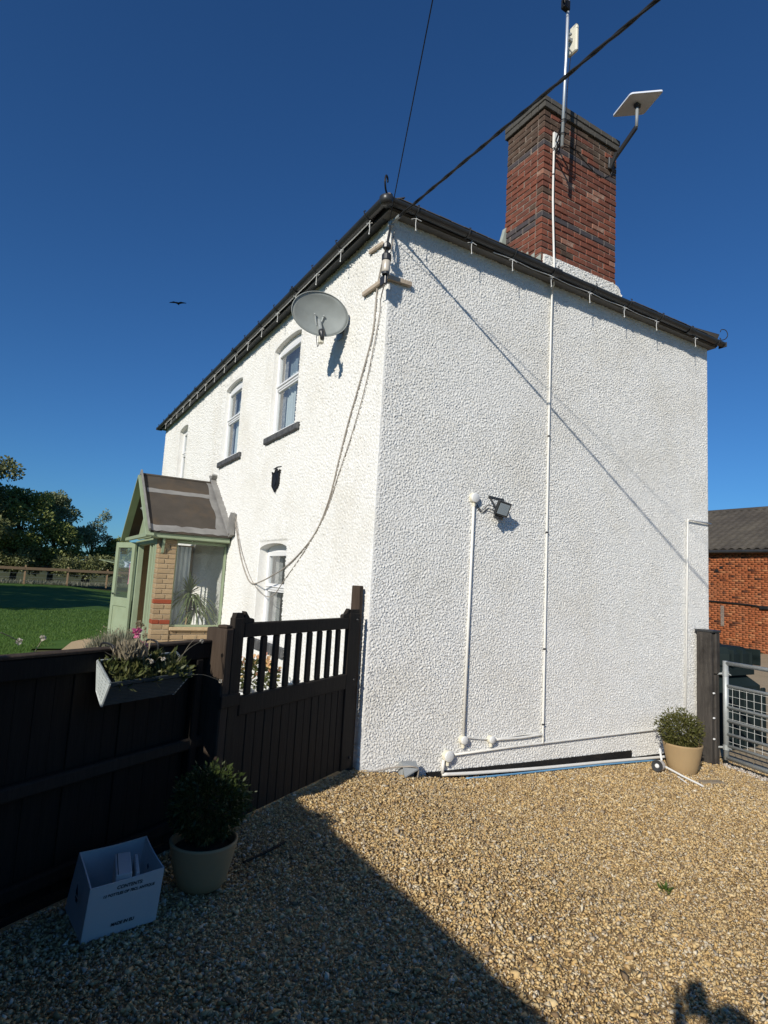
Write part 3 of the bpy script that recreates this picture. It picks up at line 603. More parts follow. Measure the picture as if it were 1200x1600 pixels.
# overhead lines
K = Vector((-.03,-.10,5.15)); Pd = Vector((.055,-2.875,5.105)); 
def line(p, d, ln, sag, nseg=40): return [p + d*ln*t + Vector((0,0,-sag*4*t*(1-t)+0)) for t in [i/nseg for i in range(nseg+1)]]
dd = (Pd-K).normalized(); pts = [K + dd*(i*.09) for i in range(0,56)] + [K+dd*(5.1+i*2) for i in range(0,9)]
oc = thing('overhead_cable', 'thick black twisted overhead cable slanting up from the house corner', 'cable', tuple(K))
b = MB(); tw = [p + Vector((math.cos(i*1.3)*.005, 0, math.sin(i*1.3)*.005)) for i,p in enumerate(pts)]; b.tube(tw, .0105, 8); b.build('conductor', 'cable_dark', oc, smooth=True)
b = MB(); tw = [p + Vector((-math.cos(i*1.3)*.006, 0, -math.sin(i*1.3)*.006)) for i,p in enumerate(pts)]; b.tube(tw, .0085, 8); b.build('conductor', 'cable_dark', oc, smooth=True)
b = MB(); b.tube([pts[0], pts[1]], .017, 8); b.tube([K+Vector((.005,.06,.0)), K], .012, 6); b.bevbox(K+Vector((-.02,.05,-.03)),(.05,0,0),(0,.045,0),(0,0,.06)); b.build('anchor', 'galv', oc)
b = MB(); q0 = Vector((-.10,-.13,5.10)); q1 = Vector((-.72,-1.66,5.72)); q2 = q0 + (q1-q0)*9
b.tube([q0 + (q2-q0)*t for t in (0,.1,.3,.6,1)], .0045, 6); tag(b.build('overhead_wire', 'cable_dark'), 'thin black overhead wire rising steeply into the sky above the house corner', 'wire')
# loose cables hanging down the front wall
c1 = [(-.11,-.10,4.82),(-.03,.10,4.78),(-.02,.187,4.576),(-.02,.224,4.118),(-.02,.413,3.704),(-.02,.639,3.281),(-.02,.808,2.896),(-.02,.982,2.5),(-.02,1.259,2.165),(-.025,1.661,1.93),(-.03,2.11,1.75),(-.03,2.456,1.66),(-.03,2.868,1.57),(-.025,3.30,1.52),(-.02,3.62,1.64),(-.02,3.99,1.95),(-.02,4.33,2.40),(-.02,4.45,2.58)]
b = MB(); b.tube(smoothpath(c1), .0085, 7); tag(b.build('wall_cable', 'cable_grey', None, True), 'thicker pale grey cable drooping down the front wall towards the porch', 'cable')
c2 = [(-.11,-.12,4.46),(-.04,.063,4.40),(-.02,.102,4.275),(-.02,.181,3.971),(-.02,.326,3.547),(-.02,.546,3.127),(-.02,.787,2.756),(-.02,1.03,2.38),(-.02,1.40,2.06),(-.02,1.75,1.82),(-.02,2.11,1.60),(-.03,2.35,1.43),(-.03,2.55,1.375),(-.03,2.80,1.39),(-.02,3.1,1.46),(-.02,3.5,1.66),(-.02,3.98,2.04),(-.02,4.30,2.45),(-.02,4.45,2.60)]
b = MB(); b.tube(smoothpath(c2), .0055, 6); tag(b.build('wall_cable', 'cable_grey', None, True), 'thinner grey cable hanging in the lowest loop across the ground floor window', 'cable')
# fairy light string under the gutters
fl = thing('fairy_lights', 'white icicle light string clipped under the black gutters', 'fairy lights', (-.15,-.15,5.1))
wp = [];  dm = None
b = MB(); b.tube([(0,0,.02),(.004,.003,-.06),(0,0,-.12)], .0034, 5); b.tube([(0,-.055,-.018),(0,.0,-.002),(0,.05,-.02)], .003, 5); b.tube([(-.03,0,-.02),(.03,0,-.004)], .003, 5); b.ball((0,0,-.125), .008, 6, 4)
dme = bpy.data.meshes.new('icicle'); dme.from_pydata(b.v,[],b.f); dme.materials.append(mt['whitepl'])
for i in range(17):
    y = .16+i*.64; c = Vector((-.165,y,gz_-.075)); share('icicle', dme, c, fl, (0,0,random.uniform(-.5,.5))); wp += [c, c+Vector((.006,.32,.004))]
b = MB(); b.tube(smoothpath(wp[:-1],3), .0055, 5); b.build('wire', 'whitepl', fl)
wp = []
for x in (.18,.88,1.45,2.04,2.68,3.31,3.95,4.80): c = Vector((x,-.165,gz_-.075)); share('icicle', dme, c, fl, (0,0,1.57+random.uniform(-.5,.5))); wp += [c, c+Vector((.3,.012,-.004))]
b = MB(); b.tube(smoothpath(wp[3:-3],3), .0045, 5); b.build('wire', 'whitepl', fl)
# aerial mast
mast = thing('aerial_mast', 'tall thin metal aerial mast bracketed to the chimney with a pale panel aerial', 'aerial', (2.03,-.3,6.7))
b = MB(); b.tube([(2.012,-.30,6.72),(2.05,-.30,8.0),(2.075,-.30,9.6)], .0185, 10); b.build('mast', 'mastm', mast, smooth=True)
b = MB(); b.bevbox((2.14,-.05,6.93),(.085,0,0),(0,.03,0),(0,0,.21)); b.build('wall_plate', 'pvc', mast)
b = MB()
for z_ in (6.86,7.03): b.beam((2.18,-.03,z_),(2.03,-.29,z_+.01),.012,.035); b.tube([(2.02+.035*math.cos(a_),-.30+.035*math.sin(a_),z_+.01) for a_ in np.linspace(0,6.28,13)], .006, 5, False); b.tube([(2.0,-.27,z_),(2.09,-.34,z_+.04)], .005, 5)
b.beam((2.18,-.03,6.86),(2.03,-.29,7.03),.008,.02); b.build('bracket', 'bronze', mast)
b = MB(); pc = Vector((2.155,-.30,8.14)); b.bevbox(pc+Vector((-.02,-.07,-.17)),(.045,.0,0),(0,.14,0),(0,0,.36),.018); b.build('panel_aerial', 'ivory', mast)
b = MB(); b.beam((2.06,-.3,8.13),(2.14,-.3,8.13),.03,.04); b.tube([(2.06,-.30,8.02),(2.13,-.31,7.97)],.008,5); b.ball((2.09,-.32,8.18),.018,8,5); b.build('bracket', 'greybox', mast)
b = MB(); b.tube(smoothpath([(2.13,-.3,7.98),(2.08,-.33,7.8),(2.045,-.33,7.4),(2.03,-.33,7.0),(2.14,-.1,6.95),(2.15,-.03,6.9)]), .005, 5); b.build('lead', 'cable_dark', mast)
b = MB(); zb = 8.52
b.bevbox((1.97,-.33,zb-.04),(.10,0,0),(0,.06,0),(0,0,.12)); b.tube([(1.98,-.3,zb+.02),(1.90,-.38,zb+.02),(1.6,-.9,zb+.06)], .008, 6)
for i in range(7):
    q = Vector((1.96,-.36,zb+.02))+Vector((-.5,-.8,.06))*(i*.09); b.tube([q+Vector((-.08,.05,0)),q+Vector((.08,-.05,0))], .004, 5); b.tube([q+Vector((0,0,-.05)),q+Vector((0,0,.05))], .004, 5)
b.build('aerial', 'bronze', mast)
# flat internet dish on a bent arm
inet = thing('internet_dish', 'flat white panel internet dish on a bent grey arm beside the chimney top', 'internet dish', (3.25,-.1,7.25))
pa = [Vector((3.05,-.15,7.69)), Vector((2.95,-.50,7.71)), Vector((3.225,-.755,7.70)), Vector((3.325,-.405,7.68))]
PANEL = pa
nrm = (pa[1]-pa[0]).cross(pa[2]-pa[0]).normalized()
if nrm.z < 0: nrm = -nrm
b = MB(); q = [];  
for i in range(4):
    c, p_, nx_ = pa[i], pa[i-1], pa[(i+1)%4]
    for t_ in (0,.25,.5,.75,1):
        a_ = c+(p_-c).normalized()*.035*(1-t_)**2 + (nx_-c).normalized()*.035*t_**2; q.append(a_)
b.prism(q, nrm*.022); b.build('panel', 'panelwhite', inet)
pcn = sum(pa, Vector())/4; elb = Vector((3.13,-.45,7.39))
b = MB(); b.bevbox(pcn-Vector((.04,.03,.045)),(.08,0,0),(0,.06,0),(0,0,.05),.01); b.build('swivel', 'black_plastic', inet)
b = MB(); b.tube([elb, pcn-Vector((0,0,.03))], .019, 10); b.build('upright', 'greybox', inet, smooth=True)
b = MB(); b.beam((3.20,-.03,7.20), elb, .032, .06); b.build('arm', 'black_plastic', inet)
b = MB(); b.bevbox((3.14,-.045,7.10),(.10,0,0),(0,.035,0),(0,0,.16),.01); b.beam((3.16,-.03,7.1),(3.16,-.14,7.26),.03,.05); b.build('mount', 'black_plastic', inet)
b = MB(); b.tube(smoothpath([elb-Vector((0,0,.02)),(3.16,-.12,7.16),(3.2,-.02,7.04),(3.0,-.02,6.93),(2.8,-.02,6.98),(2.5,-.02,7.1),(2.22,-.03,7.04)]), .005, 5); b.build('lead', 'cable_dark', inet)
# conduits and junction boxes on the gable
def jbox(x, z_, r, label, m='ivory'):
    t_ = thing('junction_box', label, 'junction box', (x,-.02,z_-r), 'round white junction boxes on the gable')
    b = MB(); b.lathe([(r,0),(r,.042),(r*.95,.048)], (x,-.004,z_), 22, (0,-1,0)); b.build('body', m, t_, smooth=True)
    b = MB(); b.lathe([(r*.98,.046),(r*.97,.056),(r*.8,.061),(.001,.062)], (x,-.004,z_), 22, (0,-1,0)); b.build('lid', 'whitepl', t_, smooth=True)
    b = MB(); b.tube([(x,-.03,z_-r*.8),(x,-.03,z_-r-.035)], .017, 8); b.build('spout', m, t_)
jbox(1.15, 2.560, .052, 'round ivory junction box beside the floodlight at the top of a conduit')
jbox(1.132, .145, .042, 'round white junction box at the foot of the floodlight conduit')
jbox(1.49, .122, .038, 'round white junction box on the short conduit under the aerial cable run')
jbox(.951, .010, .054, 'lowest round white junction box near the foot of the gable')
def conduit(pts, r, label, clips=(), m='pvc'):
    t_ = thing('conduit', label, 'conduit', tuple(pts[-1])); b = MB(); b.tube(smoothpath(pts,3) if len(pts) > 6 else pts, r, 9); b.build('pipe', m, t_, smooth=True)
    for c in clips: b = MB(); b.bevbox((c[0]-r-.006,c[1]-r-.004,c[2]-.012),(2*r+.012,0,0),(0,2*r,0),(0,0,.02)); b.build('clip', 'black_plastic', t_)
conduit([(2.163,-.03,7.12),(2.166,-.03,6.3),(2.18,-.052,5.62),(2.185,-.058,5.45),(2.188,-.055,5.2),(2.19,-.03,5.05),(2.195,-.027,3.6),(2.21,-.027,1.8),(2.22,-.027,.15),(2.205,-.027,.118),(1.9,-.027,.105),(1.53,-.027,.115)], .0125,
    'long white conduit running from the chimney down the gable to the low bend', [(2.195,-.027,3.4),(2.205,-.027,2.3),(2.213,-.027,1.02),(2.22,-.027,.22),(2.166,-.03,6.6)])
conduit([(1.148,-.03,2.5),(1.142,-.027,1.3),(1.134,-.027,.19)], .014, 'straight white conduit dropping from the junction box beside the floodlight')
conduit([(1.0,-.03,.015),(1.8,-.027,.022),(3.0,-.027,.024),(4.3,-.027,.022),(4.75,-.027,.02)], .0105, 'low white conduit running level along the foot of the gable')
conduit([(.90,-.03,-.02),(.893,-.03,-.145)], .016, 'short white pipe stub below the lowest junction box')
conduit([(5.36,-.03,2.70),(4.855,-.027,2.712),(4.833,-.027,2.70),(4.83,-.027,2.68),(4.765,-.027,-.2)], .0115, 'thin white conduit with a square top bend near the right edge of the gable')
b = MB(); b.tube(smoothpath([(1.15,-.03,.17),(1.35,-.02,.135),(1.6,-.025,.118),(1.9,-.02,.13),(2.2,-.02,.12)]), .006, 6); tag(b.build('wall_cable', 'pvc', None, True), 'thin white cable linking the two upright conduits near the ground', 'cable')
# floodlight
fld = thing('floodlight', 'small square black floodlight on the gable above the driveway', 'floodlight', (1.5,-.1,2.4))
fc = Vector((1.435,-.135,2.475)); fx = Vector((.97,.08,-.10)).normalized(); fn = Vector((-.05,-.93,-.36)).normalized(); fx = (fx-fn*fx.dot(fn)).normalized(); fy = fn.cross(fx)
if fy.z < 0: fy = -fy
b = MB(); b.bevbox(fc-fx*.088-fy*.078, fx*.176, fy*.156, fn*.035, .008); 
for i in range(7): b.frame8(fc-fx*.07+fx*i*.022-fy*.06-fn*.018, fx*.006, fy*.12, fn*.02)
b.build('body', 'black_plastic', fld)
b = MB(); b.prism([fc+fn*.0345-fx*.066-fy*.058, fc+fn*.0345+fx*.066-fy*.058, fc+fn*.0345+fx*.066+fy*.058, fc+fn*.0345-fx*.066+fy*.058], fn*.004); b.build('lens', 'floodglass', fld)
b = MB(); A_ = fc-fx*.096+fn*.01; B_ = fc+fx*.096+fn*.01; w0 = Vector((1.37,-.012,2.60)); w1 = Vector((1.55,-.012,2.585))
b.beam(A_,w0+Vector((0,-.0,0)),.006,.024); b.beam(B_,w1,.006,.024); b.beam(w0-Vector((.02,.004,0)),w1+Vector((.02,-.004,0)),.012,.03); b.build('bracket', 'black_plastic', fld)
b = MB(); b.bevbox(fc-fy*.12-fx*.055-fn*.01, fx*.11, fy*.045, fn*.035,.008); b.ball(fc-fy*.11+fn*.035-fx*.03,.017,8,6); b.build('sensor', 'black_plastic', fld)
b = MB(); b.tube(smoothpath([(1.19,-.03,2.50),(1.23,-.03,2.455),(1.28,-.03,2.45),(1.32,-.04,2.50),(1.36,-.06,2.50),(1.39,-.10,2.47)]), .0045, 5); b.tube(smoothpath([(1.19,-.025,2.48),(1.24,-.025,2.43),(1.30,-.025,2.435),(1.33,-.03,2.465),(1.38,-.06,2.46),(1.41,-.1,2.44)]), .004, 5); b.build('lead', 'cable_dark', fld)
# outdoor outlet box at the foot of the corner
ob = thing('outlet_box', 'small grey outdoor socket box at the foot of the gable corner', 'socket box', (.46,-.1,-.12))
b = MB(); b.bevbox((.39,-.085,-.13),(.14,0,0),(0,.075,0),(0,0,.14),.012); b.build('body', 'greybox', ob)
b = MB(); b.prism([(.385,-.09,.01),(.535,-.09,.01),(.52,-.17,-.03),(.37,-.17,-.09)],(0,0,.012)); b.build('lid', 'greybox', ob)
b = MB(); b.bevbox((.52,-.13,-.19),(.03,0,0),(0,.04,0),(0,0,.13),.006); b.build('plug', 'black_plastic', ob)
b = MB(); b.tube(smoothpath([(.02,-.05,-.03),(.15,-.06,-.035),(.27,-.07,-.02),(.36,-.10,-.01),(.45,-.16,.0),(.52,-.16,-.03),(.535,-.13,-.12)]), .0075, 6); tag(b.build('ground_cable', 'cable_grey', None, True), 'pale cable from the gate post to the grey socket box', 'cable')
# pipes lying along the plinth
b = MB(); b.tube(smoothpath([(.89,-.03,-.155),(1.3,-.05,-.178),(2.2,-.05,-.225),(3.2,-.05,-.262),(4.14,-.06,-.30),(4.35,-.08,-.30)]), .017, 8); tag(b.build('pipe', 'pvc', None, True), 'white plastic pipe lying along the black plinth of the gable', 'pipe')
b = MB(); b.tube(smoothpath([(1.15,-.075,-.208),(1.8,-.075,-.234),(2.6,-.07,-.262),(3.4,-.07,-.292),(4.1,-.075,-.325)]), .010, 8); tag(b.build('pipe', 'bluepipe', None, True), 'pale blue water pipe lying on the gravel beside the white pipe', 'pipe')
# ------------------------------------------------------------------ porch
porch = thing('porch', 'small sage green and buff brick porch with a brown felt pitched roof', 'porch', (-.55,5.85,0))
PX, PY0, PY1, YR, ZR, ZE = -1.06, 4.66, 7.04, 5.85, 3.19, 2.215
b = MB(); b.box((PX+.012,PY0+.012,0),(-.80-.0,PY0+.21,2.12)); b.box((-.80,PY0+.035,0),(-.01,PY0+.18,.735)); b.build('mortar', 'mortar', porch)
z = .0; k = 0
while z < 2.08:
    red = (abs(z-.8305) < .03)
    hh = .065
    if k % 2:
        segs = [(PX,.255)]
        segs = [(PX,.1025),(PX+.1125,.1475)] if k % 3 else [(PX,.26)]
    else: segs = [(PX,.155),(PX+.165,.095)]
    for x_, l_ in segs:
        m_ = 'redbuff' if red or (abs(z-1.1325) < .03 and x_ == PX) else 'buff'
        brick(porch, m_, (x_,PY0,z), (round(l_,4),0,0), (0,.10,0), (0,0,hh), .0018)
    brick(porch, 'redbuff' if red else 'buff', (PX,PY0+.11,z), (.10,0,0), (0,.105,0), (0,0,hh), .0018)
    if z < .70:
        x_ = PX+.27 + (0 if k%2 else .0); first = True
        while x_ < -.02:
            l_ = .205 if not (first and k%2) else .0975
            if x_+l_ > -.05: l_ = -.012-x_
            if l_ > .03: brick(porch, 'buff', (x_,PY0+.022,z), (round(l_,4),0,0), (0,.10,0), (0,0,hh), .0018)
            x_ += l_+.01; first = False
    z += .0755; k += 1
b = MB(); b.bevbox((-.80,PY0-.03,.738),(.785,0,0),(0,.23,0),(0,0,.05),.008); b.build('window_sill', 'path', porch)
# side window
sw = MB(); y = PY0+.06
for a_, c_ in (((-.80,.79),(-.775,2.1)),((-.045,.79),(-.012,2.1)),((-.775,.79),(-.045,.82)),((-.775,2.06),(-.045,2.1))): sw.box((a_[0],y,a_[1]),(c_[0],y+.05,c_[1]))
swo = sw.build('window', 'green', porch)
b = MB(); b.quad((-.775,y+.02,.82),(-.045,y+.02,.82),(-.045,y+.02,2.06),(-.775,y+.02,2.06)); b.build('pane', 'porchglass', swo)
# plate, fascia, brackets
b = MB(); b.bevbox((PX-.13,4.535,2.115),(1.165,0,0),(0,.03,0),(0,0,.075)); b.build('fascia', 'green', porch)
b = MB(); b.box((PX-.10,4.57,2.11),(-.01,4.80,2.15)); b.build('soffit', 'green', porch)
b = MB(); b.prism([(PX+.035,4.575,2.11),(PX+.035,4.655,2.11),(PX+.035,4.655,1.88),(PX+.035,4.635,1.90),(PX+.035,4.60,2.0)],(.035,0,0)); b.build('eaves_bracket', 'green', porch)
# roof slopes (felt with seams)
def slope(sy):
    e = 4.50 if sy < 0 else 7.20
    P_ = lambda x, t, h: Vector((x, e+(YR-e)*t, 2.19+(ZR-2.19)*t + h))
    b = MB(); x0, x1 = -1.22, -.01
    b.add([P_(x0,0,0),P_(x1,0,0),P_(x1,1,0),P_(x0,1,0),P_(x0,0,.028),P_(x1,0,.028),P_(x1,1,.028),P_(x0,1,.028)],[(3,2,1,0),(4,5,6,7),(0,1,5,4),(1,2,6,5),(2,3,7,6),(3,0,4,7)])
    ro = b.build('roof', 'felt', porch)
    nn = 16
    def strip(ts, xs_, h, jag, m_, nm):
        b = MB(); vs = []; fs = []
        for i in range(nn+1):
            x = xs_[0]+(xs_[1]-xs_[0])*i/nn
            vs += [P_(x, ts[0]+random.uniform(-jag,jag), h), P_(x, ts[1]+random.uniform(-jag,jag), h)]
        for i in range(nn): fs.append((2*i,2*i+2,2*i+3,2*i+1))
        b.add(vs, fs); return b.build(nm, m_, ro)
    strip((-.005,.09),(x0,x1), .033, .012, 'lead', 'felt_strip'); strip((.665,.74),(x0+.03,x1), .032, .006, 'lead', 'felt_strip')
    b = MB(); vs = []; fs = []
    for i in range(nn+1):
        t_ = i/nn; wv = .15+.02*math.sin(i*.8)+random.uniform(-.008,.008) + .06*(1-t_); vs += [P_(x1-wv,t_,.036), P_(x1,t_,.036)]
    for i in range(nn): fs.append((2*i,2*i+1,2*i+3,2*i+2))
    b.add(vs, fs); b.build('flashing', 'lead', ro)
    b = MB(); b.beam(P_(-.03,-.03,.09), P_(-.03,1.08,.09), .035, .12, (1,0,0)); b.build('flashing', 'lead', ro)
    return ro, P_
slope(-1); slope(1)
b = MB(); b.prism([(-.02,4.36,2.24),(-.02,4.52,2.20),(-.02,4.56,2.52),(-.02,4.48,2.60),(-.02,4.36,2.58)],(-.05,.0,0)); b.build('flashing', 'lead', porch)
b = MB(); b.tube([(-1.22,YR,ZR+.03),(-.01,YR,ZR+.03)], .025, 8); b.build('ridge', 'felt', porch)
for e in (4.47, 7.23):
    b = MB(); b.beam((-1.235,e,2.13),(-1.235,YR,ZR+.0),.03,.12,(1,0,0)); b.build('bargeboard', 'green', porch)
    b = MB(); b.beam((-1.245,e,2.215),(-1.245,YR,ZR+.085),.06,.025,(1,0,0)); b.build('verge_trim', 'lead', porch)
# gable infill and collar
b = MB(); b.prism([(PX+.02,4.75,2.16),(PX+.02,6.95,2.16),(PX+.02,6.05,2.98),(PX+.02,5.65,2.98)],(.04,0,0)); b.build('gable_panel', 'green', porch)
b = MB(); b.prism([(-1.215,4.60,2.16),(-1.215,5.20,2.16),(-1.215,4.98,2.46)],(.03,0,0)); b.build('gable_panel', 'green', porch)
b = MB(); b.bevbox((-1.225,4.55,2.13),(.05,0,0),(0,0,.06),(0,2.6,0)); b.build('tie_beam', 'green', porch)
b = MB(); b.bevbox((-1.16,5.20,2.52),(.05,0,0),(0,.06,0),(0,0,.14),.01); b.lathe([(.001,0),(.03,.0),(.03,.11),(.001,.112)],(-1.2,5.23,2.53),12,(-.3,0,.3)); b.build('porch_lamp', 'galv', porch)
# door frame and posts
b = MB(); b.bevbox((PX+.01,4.88,0),(.09,0,0),(0,.20,0),(0,0,2.13)); b.build('door_post', 'green', porch)
b = MB(); b.bevbox((PX+.02,5.22,0),(.07,0,0),(0,.06,0),(0,0,2.13)); b.build('door_post', 'green', porch)
b = MB(); b.bevbox((PX+.02,5.50,0),(.07,0,0),(0,.07,0),(0,0,2.13)); b.build('door_post', 'green', porch)
b = MB(); b.bevbox((PX+.01,6.62,0),(.09,0,0),(0,.40,0),(0,0,2.13)); b.build('door_post', 'green', porch)
b = MB(); b.bevbox((PX+.01,5.08,2.05),(.09,0,0),(0,1.54,0),(0,0,.09)); b.build('lintel', 'green', porch)
for y0_, y1_ in ((5.08,5.22),(5.28,5.50)):
    b = MB(); b.quad((PX+.06,y0_,.3),(PX+.06,y1_,.3),(PX+.06,y1_,2.05),(PX+.06,y0_,2.05)); b.build('pane', 'porchglass', porch)
    b = MB(); b.box((PX+.04,y0_,0),(PX+.08,y1_,.3)); b.build('lower_panel', 'green', porch)
b = MB(); b.box((PX+.02,6.95,0),(-.01,7.04,2.12)); b.build('side_wall', 'buff', porch)
# open door leaf
h0 = Vector((-1.075,6.66,0)); h1 = Vector((-1.30,7.36,0)); dd_ = (h1-h0).normalized(); dl = .735; dq = Vector((dd_.y,-dd_.x,0))*-1
def dpt(t, z_, o=0): p = h0+dd_*t+dq*o; return Vector((p.x,p.y,z_))
dob = MB(); th = .044
def dbox(m, t0, t1, za, zb, o=0, th_=th): m.bevbox(dpt(t0,za,o), dd_*(t1-t0), dq*th_, Vector((0,0,zb-za)), .005)
dbox(dob,0,.10,.08,2.10); dbox(dob,dl-.10,dl,.08,2.10); dbox(dob,.10,dl-.10,2.0,2.10); dbox(dob,.10,dl-.10,.94,1.10); dbox(dob,.10,dl-.10,.08,.28)
do = dob.build('door', 'green', porch)
b = MB(); dbox(b,.10,dl-.10,.28,.94,.014,.016); b.build('door_panel', 'green', do)
b = MB(); b.quad(dpt(.10,1.10,.022),dpt(dl-.10,1.10,.022),dpt(dl-.10,2.0,.022),dpt(.10,2.0,.022)); b.build('pane', 'glass', do)
b = MB()
for o_ in (-.03,.075): b.tube([dpt(dl-.05,1.16,o_),dpt(dl-.05,1.16,.02)],.008,6); b.tube([dpt(dl-.05,1.16,o_),dpt(dl-.16,1.165,o_)],.008,6)
b.tube([dpt(dl,1.16,.02),dpt(dl+.05,1.165,.02)],.01,6); b.build('handle', 'bronze', do)
# inside: floor and pale back wall
b = MB(); b.box((PX+.03,PY0+.2,.02),(-.02,PY1-.1,.06)); b.build('floor', 'path', porch)
# palm in the porch
pc = Vector((-.46,5.0,.06))
ppt = thing('plant_pot', 'terracotta pot of the spiky palm inside the porch window', 'plant pot', tuple(pc))
b = MB(); b.lathe([(.001,0),(.13,0),(.17,.26),(.185,.26),(.185,.31),(.165,.31),(.16,.28),(.001,.27)], pc, 24); b.build('pot', 'terracotta', ppt, smooth=False)
palm = thing('palm', 'spiky green palm standing in a pot behind the porch window', 'palm', tuple(pc+Vector((0,0,.28))))
b = MB(); b.tube([pc+Vector((0,0,.27)),pc+Vector((.02,0,.7)),pc+Vector((.01,-.02,1.12))],[.04,.035,.03],8); b.build('trunk', 'bark', palm)
def blades(n, top, ln, wd, m_, nm, parent, zspread):
    vs = []; fs = []
    for i in range(n):
        a_ = random.uniform(0,2*math.pi); el = random.uniform(*zspread); l_ = ln*random.uniform(.7,1.1); d0 = Vector((math.cos(a_)*math.cos(el),math.sin(a_)*math.cos(el),math.sin(el))); side = d0.cross(Vector((0,0,1))).normalized()
        k0 = len(vs); 
        for j in range(6):
            t_ = j/5; p = top + d0*l_*t_ + Vector((0,0,-.55*l_*t_*t_*(.6+.6*math.cos(el)))) ; w_ = wd*(1-t_)**.6*(.5+.5*min(1,t_*6)); 
            vs += [p-side*w_, p+side*w_]
        for j in range(5): fs.append((k0+2*j,k0+2*j+1,k0+2*j+3,k0+2*j+2))
    b = MB(); b.v = [tuple(v) for v in vs]; b.f = fs
    b.v = [(x, max(y,PY0+.10), z_) if nm == 'fronds' else (x,y,z_) for x,y,z_ in b.v]
    b.v = [(min(max(x,-.98),-.04), y, z_) if nm == 'fronds' else (x,y,z_) for x,y,z_ in b.v]
    return b.build(nm, m_, parent)
blades(120, pc+Vector((-.02,-.02,1.22)), .62, .019, 'palm', 'fronds', palm, (-.45,1.4)); blades(60, pc+Vector((.1,.05,.98)), .5, .017, 'palm', 'fronds', palm, (-.3,1.2))
# curtain-like pale sheet behind the porch window
b = MB(); 
for i in range(20):
    x0_, x1_ = -.79+i*.014, -.79+(i+1)*.014; yy0, yy1 = PY0+.30+.01*math.sin(i*1.3), PY0+.30+.01*math.sin((i+1)*1.3); b.quad((x0_,yy0,.8),(x1_,yy1,.8),(x1_,yy1,2.02),(x0_,yy0,2.02))
b.build('curtain', 'curtain', porch)

# ------------------------------------------------------------------ garden gate, fence, posts
gate = thing('garden_gate', 'dark brown timber garden gate with upright bars across the top', 'gate', tuple(G(.9,0,0)))
def gb(s0, s1, z0, z1, o0, o1, b=.006):
    m = MB(); a_ = G(s0,o0,z0); m.bevbox(a_, G(s1,o0,z0)-a_, FN*(o1-o0), Vector((0,0,z1-z0)), b); return m
def gr(s0, s1, z0, z1, o0, o1, b=.006):   # runs along the rail
    m = MB(); a_ = G(s0,o0,z0); m.bevbox(a_, FN*(o1-o0), Vector((0,0,z1-z0)), G(s1,o0,z0)-a_, b); return m
TH = .045
for s0, s1, zt_ in ((.105,.285,1.36),(1.655,1.76,1.36)):
    m = gb(s0,s1,.03,zt_,0,TH)
    m.prism([G(s0+.01,.004,zt_),G(s1-.01,.004,zt_),G(s1-.02,.004,zt_+.03),G(s0+.02,.004,zt_+.03)], FN*(TH-.008)); m.build('stile', 'gate', gate)
gr(.287,1.653,1.225,1.322,.002,TH-.002).build('rail', 'gate', gate)
gr(.287,1.653,.715,.84,.002,TH+.004).build('rail', 'gate', gate)
gr(.287,1.653,.05,.15,-.02,-.002).build('rail', 'gate', gate)
for s0, sg in ((.287,1),(1.653,-1)):   # curved ears between stile and top rail
    pts = [(0,1.323),(.10,1.323),(.095,1.345),(.075,1.352),(.05,1.355),(.03,1.375),(.012,1.395),(0,1.40)]
    m = MB(); P_ = [G(s0+sg*a_,.006,z_) for a_,z_ in pts]; m.prism(P_ if sg > 0 else P_[::-1], FN*(TH-.012)); m.build('ear', 'gate', gate)
bm_ = gb(0,.062,.842,1.223,.012,TH-.008)
for i in range(9):
    c_ = 1.56-(1.56-.43)/8*i; gb(c_-.031,c_+.031,.842,1.223,.012,TH-.008).build('bar', 'gate', gate)
nb = 14; bw = (1.653-.287)/nb
for i in range(nb):
    s0 = .287+i*bw; gb(s0+.002,s0+bw-.002,.04,.714,.008+random.uniform(0,.003),TH-.012+random.uniform(-.002,.002),.004).build('board', 'gate', gate)
for s_, z_ in ((.155,1.30),(.155,.12),(.155,.78)):
    m = MB(); m.lathe([(.001,.012),(.010,.010),(.013,0)], G(s_,TH,z_), 10, FN); m.build('bolt', 'bronze', gate)
b = gr(1.70,1.88,.80,.88,.077,.095); b.build('latch_block', 'gate', gate)
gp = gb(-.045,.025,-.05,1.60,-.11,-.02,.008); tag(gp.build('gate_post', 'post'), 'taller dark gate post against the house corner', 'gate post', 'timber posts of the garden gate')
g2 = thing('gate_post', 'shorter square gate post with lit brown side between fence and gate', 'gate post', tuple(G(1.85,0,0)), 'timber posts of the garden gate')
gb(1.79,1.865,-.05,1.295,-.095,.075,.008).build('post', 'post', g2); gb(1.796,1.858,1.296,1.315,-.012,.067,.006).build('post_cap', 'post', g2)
# fence, boards and rails, with posts
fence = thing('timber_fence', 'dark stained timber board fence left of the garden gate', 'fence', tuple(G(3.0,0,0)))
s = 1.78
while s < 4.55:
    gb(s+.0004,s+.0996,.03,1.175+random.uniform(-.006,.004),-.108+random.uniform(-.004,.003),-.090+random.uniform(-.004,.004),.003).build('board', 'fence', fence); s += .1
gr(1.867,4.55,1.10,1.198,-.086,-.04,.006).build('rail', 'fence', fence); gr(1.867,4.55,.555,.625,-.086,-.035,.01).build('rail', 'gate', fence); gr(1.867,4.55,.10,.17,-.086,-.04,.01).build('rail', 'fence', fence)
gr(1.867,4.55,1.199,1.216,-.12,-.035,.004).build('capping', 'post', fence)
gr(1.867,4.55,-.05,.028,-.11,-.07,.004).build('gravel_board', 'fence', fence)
gb(1.93,1.985,.02,1.10,-.084,-.03).build('fence_post', 'fence', fence); gb(3.20,3.29,-.05,1.235,-.20,-.05).build('fence_post', 'fence', fence)
